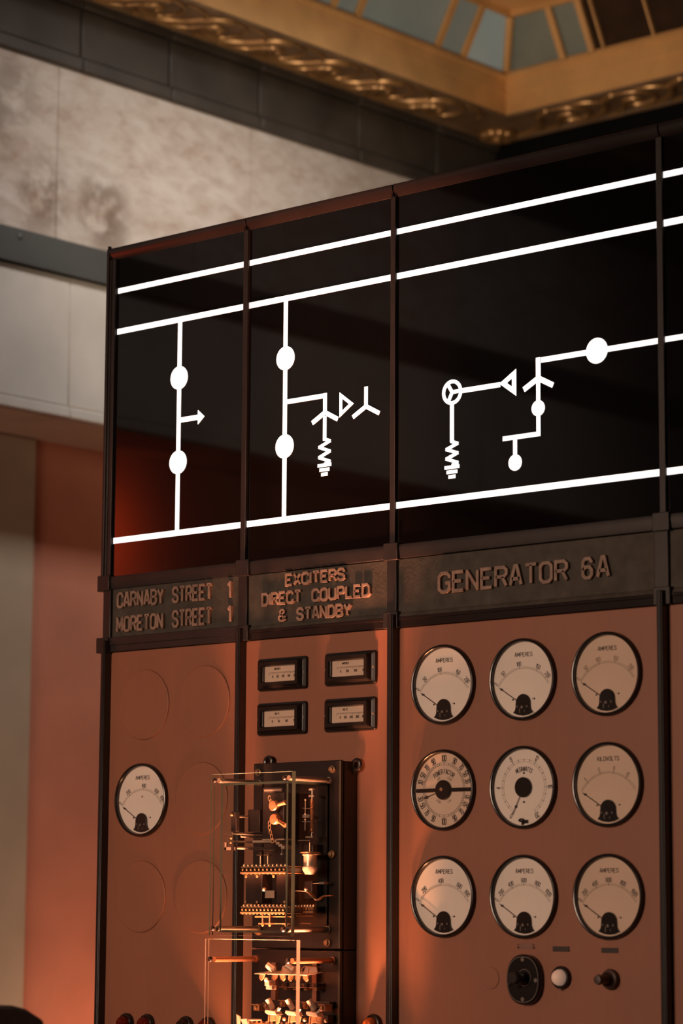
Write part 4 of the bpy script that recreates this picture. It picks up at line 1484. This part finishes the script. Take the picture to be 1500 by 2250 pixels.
Q('base_box', M_EBONITE, lambda m: m.box(BX0 + 0.002, BX1, BY + 0.010, 0.0, 1.060, 1.529), bevel=0.002)
Q('front_board', M_EBONITE, lambda m: m.box(BX0, BX1 - 0.001, BY, BY + 0.0095, 1.062, 1.5285), bevel=0.0022)
Q('board_edge_strip', [M_STRIP], lambda m: m.box(BX1 - 0.0065, BX1 - 0.001, BY - 0.0012, BY + 0.001, 1.064, 1.527), label='greenish glass edge strip')
Q('clear_plate', [M_PANE, M_PALEEDGE], lambda m: plate(m, 0.6370, 0.9465, -0.226, -0.2135, 1.130, 1.555))
for x in (0.6562, 0.9205):
    rod = Q('stand_off_rod', M_COPPER, lambda m, x=x: (m.tube([(x, -0.213, 1.505), (x, BY + 0.001, 1.505)], 0.0068, 16), m.lathe([(0.010, 0), (0.010, 0.007)], (x, BY - 0.007, 1.505), 'y', 6, 0, False, True, True)))
    Q('rod_nut', M_BAKELITE, lambda m, x=x: m.lathe([(0.0068, 0.0), (0.0068, -0.004), (0.005, -0.006), (0.0, -0.006)], (x, -0.226, 1.505), 'y', 18), rod)
for x in (0.727, 0.866):
    Q('fibre_strip', M_BROWNSTRIP, lambda m, x=x: m.box(x - 0.0075, x + 0.0075, -0.072, BY + 0.001, 1.33, 1.497))


def cup(m, x, y, z, dx, dz, L, r):
    """hollow contact thimble; (dx, dz) axis towards the open end, tilted a little to the room"""
    d = Vector((dx, -0.35, dz)).normalized()
    a = d.cross(Vector((0, 1, 0))).normalized()
    b = d.cross(a)
    c = Vector((x, y, z))
    prof = [(r * 0.55, 0.0), (r, 0.004), (r, L), (r * 0.86, L), (r * 0.82, L * 0.35)]
    rings = [[tuple(c + d * h + (a * cos(2 * pi * k / 20) + b * sin(2 * pi * k / 20)) * rr) for k in range(20)] for rr, h in prof]
    m.loft(rings, 0, True, True, True)


for x in (0.797, 0.862):
    Q('contact_thimble', M_PALEMETAL, lambda m, x=x: cup(m, x, -0.140, 1.479, -0.72, 0.52, 0.026, 0.0085))
for x, L in ((0.806, 0.029), (0.873, 0.030), (0.944, 0.030)):
    Q('contact_thimble', M_PALEMETAL, lambda m, x=x, L=L: cup(m, x, -0.155, 1.385, -0.36, 0.86, L, 0.0072))


def wingtab(m, x, z, s):
    m.prism([(x - 0.006 * s, z), (x + 0.010 * s, z), (x + 0.006 * s, z - 0.010), (x - 0.002 * s, z - 0.016), (x - 0.008 * s, z - 0.010)], -0.152, -0.148)


for x0, x1 in ((0.747, 0.781), (0.791, 0.866), (0.868, 0.921)):
    pl_ = Q('contact_plate', M_PALEMETAL, lambda m, x0=x0, x1=x1: (m.prism_x([(-0.163, 1.4695), (-0.100, 1.4755), (-0.100, 1.4775), (-0.163, 1.4718)], x0, x1),
                                                                   m.prism([(x0 + 0.004, 1.476), (x1 - 0.004, 1.476), (x1 - 0.008, 1.490), (x0 + 0.010, 1.490)], -0.118, -0.114)), bevel=0.0006)
    for i in range(max(1, int((x1 - x0) / 0.024))):
        Q('wing_tab', M_BRASS, lambda m, x=x0 + 0.014 + 0.027 * i, i=i: wingtab(m, x, 1.4695, 1 if i % 2 == 0 else -1), pl_)
for x in (0.880, 0.903):
    Q('wire_clip', M_BRASS, lambda m, x=x: m.tube([(x - 0.004, -0.13, 1.474), (x - 0.002, -0.13, 1.486), (x + 0.004, -0.128, 1.4905), (x + 0.013, -0.12, 1.4905), (x + 0.018, -0.11, 1.489)], 0.0014, 6))
Q('anchor_lug', M_PALEMETAL, lambda m: (m.box(0.770, 0.785, -0.150, -0.135, 1.441, 1.4545), m.box(0.773, 0.793, -0.148, -0.130, 1.4325, 1.4420), m.sphere((0.778, -0.152, 1.456), 0.006, seg=10)), bevel=0.001)
for x0 in (0.7672, 0.7992, 0.8352, 0.8690):
    Q('small_terminal', [M_EBONITE, M_BRASS], lambda m, x0=x0: (m.box(x0, x0 + 0.024, -0.092, BY, 1.4385, 1.4485), m.box(x0 - 0.0005, x0 + 0.0245, -0.0935, BY, 1.4365, 1.4385, 1), m.ring(x0 + 0.012, 1.4435, 0.0025, 0.0033, -0.0932, -0.0918, 0, 360, 16, 1), m.box(x0 + 0.012, x0 + 0.022, -0.09, BY, 1.4310, 1.4345, 1)), bevel=0.0004)
Q('carrier_bar', M_EBONITE, lambda m: (m.box(0.682, 0.928, -0.085, BY, 1.388, 1.4045), m.box(0.676, 0.928, -0.090, BY, 1.352, 1.372)), bevel=0.0015)
for x, z, w in ((0.700, 1.385, 0.020), (0.924, 1.390, 0.018), (0.735, 1.3900, 0.014), (0.790, 1.397, 0.016), (0.868, 1.394, 0.016)):
    Q('bar_terminal', M_BRASS, lambda m, x=x, z=z, w=w: (m.box(x - w / 2, x + w / 2, -0.105, -0.08, z - 0.008, z + 0.006), m.lathe([(0.005, 0), (0.005, -0.006), (0.0, -0.007)], (x, -0.105, z), 'y', 10), m.box(x - w / 2 - 0.002, x + w / 2 + 0.002, -0.110, -0.08, z + 0.006, z + 0.009)), bevel=0.0006)
for k, x in enumerate((0.812, 0.880, 0.949)):
    sh = Q('contact_shoe', M_PALEMETAL, lambda m, x=x: (m.prism([(x - 0.018, 1.384), (x + 0.014, 1.381), (x + 0.019, 1.372), (x - 0.012, 1.373), (x - 0.020, 1.378)], -0.172, -0.148),
                                                        m.prism([(x + 0.006, 1.381), (x + 0.020, 1.392), (x + 0.023, 1.388), (x + 0.014, 1.376)], -0.166, -0.158)), bevel=0.0008)
    Q('shoe_wing', M_BRASS, lambda m, x=x: (m.prism([(x - 0.012, 1.373), (x + 0.002, 1.372), (x + 0.006, 1.357), (x - 0.014, 1.355)], -0.160, -0.155), m.prism([(x + 0.004, 1.371), (x + 0.020, 1.370), (x + 0.014, 1.352), (x + 0.008, 1.350)], -0.160, -0.154), m.sphere((x + 0.026, -0.15, 1.362), 0.005, seg=10)), sh, 0.0006)
    Q('shoe_spring', M_COPPER, lambda m, x=x: m.tube([(x - 0.028, -0.15, 1.352), (x - 0.025, -0.15, 1.372), (x - 0.030, -0.14, 1.383)], 0.002, 6), sh)
Q('front_terminal_row', [M_BRASS, M_EBONITE], lambda m: strip_block(m, 0.715, 0.968, -0.152, -0.085, 1.333, 1.354, 15))
Q('side_lug', M_PALEMETAL, lambda m: (m.prism([(0.712, 1.372), (0.724, 1.366), (0.722, 1.340), (0.715, 1.336)], -0.19, -0.185), m.prism([(0.730, 1.360), (0.752, 1.362), (0.760, 1.338), (0.746, 1.336)], -0.194, -0.188), m.box(0.728, 0.762, -0.185, -0.15, 1.356, 1.360)), bevel=0.0008)

# ================================================================= SMALL CONTROLS BELOW THE NINE GAUGES
sw = thing('rotary_switch', 'oval black rotary switch with grey engraved outline and knurled knob', 'switch', (1.476, 0, 1.469))


def oval(w, h, y, n=48, k=2.3):
    pts = []
    for i in range(n):
        a = 2 * pi * i / n
        c, s = cos(a), sin(a)
        pts.append((1.476 + w * math.copysign(abs(c) ** (2 / k), c), y, 1.4690 + h * math.copysign(abs(s) ** (2 / k), s)))
    return pts


P('escutcheon', M_BAKELITE, lambda m: m.loft([oval(0.0500, 0.0585, 0.001), oval(0.0500, 0.0585, -0.014), oval(0.0475, 0.0560, -0.017)], 0, False), sw)
P('engraved_outline', M_GREYLINE, lambda m: m.loft([oval(0.0462, 0.0535, -0.0168), oval(0.0462, 0.0535, -0.0176), oval(0.0448, 0.0520, -0.0176), oval(0.0448, 0.0520, -0.0168)], 0, False, False, False), sw)
for x, z in ((0.0, 0.0465), (0.0385, -0.001), (0.0, -0.0460)):
    P('fixing_screw', M_GREYLINE, lambda m, x=x, z=z: m.lathe([(0.0050, 0.0), (0.0050, -0.0014), (0.0020, -0.0018), (0.0, -0.0010)], (1.476 + x, -0.0168, 1.469 + z), 'y', 16), sw)
P('index_ring', M_GREYLINE, lambda m: m.ring(1.481, 1.4735, 0.0185, 0.0198, -0.0178, -0.0168), sw)
kn = P('knob', M_EBONITE, lambda m: (m.lathe([(0.0125, 0.0), (0.0125, -0.020), (0.0145, -0.024), (0.0145, -0.040), (0.012, -0.043), (0.0, -0.043)], (1.479, -0.0165, 1.474), 'y', 18, 0, False),
                                    m.tube([(1.474, -0.045, 1.470), (1.460, -0.050, 1.455)], [0.006, 0.004], 8)), sw)
P('knob_cap', M_BRASS, lambda m: m.sphere((1.482, -0.046, 1.476), 0.0075, 1, 0.6, 1, 12), kn)
lamp = thing('pilot_lamp', 'small round lamp with a cream domed cap glowing in a black ring', 'lamp', (1.5790, 0, 1.4755))
P('bezel', M_BAKELITE, lambda m: m.lathe([(0.0265, 0.001), (0.0270, -0.006), (0.0245, -0.011), (0.0200, -0.0115), (0.0195, -0.006)], (1.5790, 0, 1.4755), 'y', 32), lamp)
P('lamp_cap', M_OPAL, lambda m: m.lathe([(0.0190, -0.006), (0.0188, -0.013), (0.0165, -0.020), (0.0120, -0.0260), (0.006, -0.030), (0.0, -0.0315)], (1.5790, 0, 1.4755), 'y', 28), lamp)
P('set_screw', M_STEEL, lambda m: m.sphere((1.5795, -0.0085, 1.4485), 0.0030, seg=8), lamp)
btn = thing('push_button', 'dark brown push button with protruding plunger, right of the cream lamp', 'button', (1.7200, 0, 1.4740))
P('collar', M_LEATHER, lambda m: m.lathe([(0.0235, 0.001), (0.0240, -0.006), (0.0215, -0.012), (0.017, -0.014), (0.015, -0.020)], (1.7200, 0, 1.4740), 'y', 28), btn)
P('plunger', M_LEATHER, lambda m: m.lathe([(0.0140, -0.014), (0.0125, -0.020), (0.0095, -0.030), (0.0105, -0.042), (0.0120, -0.050), (0.0100, -0.056), (0.0, -0.057)], (1.7200, 0, 1.4740), 'y', 24), btn)
for x0, x1, z0, z1, lb in ((1.553, 1.601, 1.5352, 1.5470, 'small dark blank label strip above the cream pilot lamp'), (1.693, 1.740, 1.5342, 1.5455, 'small dark blank label strip above the brown push button')):
    t = thing('label_strip', lb, 'label', ((x0 + x1) / 2, 0, z0))
    P('strip', M_LABEL, lambda m: m.box(x0, x1, -0.0022, 0.0005, z0, z1), t, 0.0006)
    P('strip_pin', M_BRASS, lambda m: [m.sphere((x, -0.0022, (z0 + z1) / 2), 0.0012, seg=8) for x in (x0 + 0.003, x1 - 0.003)], t)
t = thing('worn_label', 'worn pale label with two dark pins above the oval switch', 'label', (1.475, 0, 1.540))
P('strip', M_LABELPALE, lambda m: m.box(1.456, 1.493, -0.0012, 0.0005, 1.540, 1.5535), t, 0.0004)
for x in (1.451, 1.4975):
    P('pin', M_LABEL, lambda m, x=x: (m.box(x - 0.0016, x + 0.0016, -0.002, 0.0005, 1.5405, 1.546), m.sphere((x, -0.001, 1.550), 0.0014, seg=8)), t)

# ================================================================= INDICATOR LAMPS AT THE FOOT OF THE LEFT PANELS


def indicator(x, z, label, lens):
    t = thing('indicator_lamp', label, 'lamp', (x, 0, z), 'indicator lamps along the bottom')
    P('bezel', M_BAKELITE, lambda m: m.lathe([(0.0255, 0.001), (0.0262, -0.006), (0.0235, -0.012), (0.0190, -0.013), (0.0185, -0.006)], (x, 0, z), 'y', 32), t)
    P('lens', lens, lambda m: m.lathe([(0.0180, -0.006), (0.0178, -0.018), (0.0165, -0.026), (0.0120, -0.0315), (0.0, -0.034)], (x, 0, z), 'y', 24), t)
    return t


indicator(0.1290, 1.3275, 'indicator lamp with a deep red lens, farthest left at the foot of the panel', M_RED)
indicator(0.2080, 1.3275, 'indicator lamp with a red lens, second from the left at the panel foot', M_RED)
indicator(0.3530, 1.3260, 'round indicator lamp with a dark lens, right of the pair of red ones', M_DARKLENS)
indicator(0.4330, 1.3265, 'round indicator lamp with a red lens partly behind the clear relay plate', M_RED)
indicator(1.0030, 1.3500, 'round amber indicator lamp at the bottom edge, right of the lower relay', M_AMBER)

# ================================================================= BENCH BACK AT THE LOWER LEFT
bench = thing('bench', 'dark brown upholstered bench back in the lower left corner before the cream door', 'bench', (-1.27, 0.1, 0))
mb = MB()
mb.prism_x([(-0.9, 0.42), (0.93, 0.42), (0.99, 1.20), (0.975, 1.268), (0.90, 1.305), (0.84, 1.318), (-0.9, 1.318)], -1.36, -1.27)
mb.build('backrest', M_LEATHER, bench, 0.012)
mb = MB()
mb.box(-1.27, -0.80, -0.9, 0.93, 0.30, 0.45)
mb.build('seat', M_LEATHER, bench, 0.02)
mb = MB()
mb.box(-1.34, -0.84, -0.86, 0.89, 0.0, 0.30)
mb.build('plinth', M_BODY, bench, 0.005)
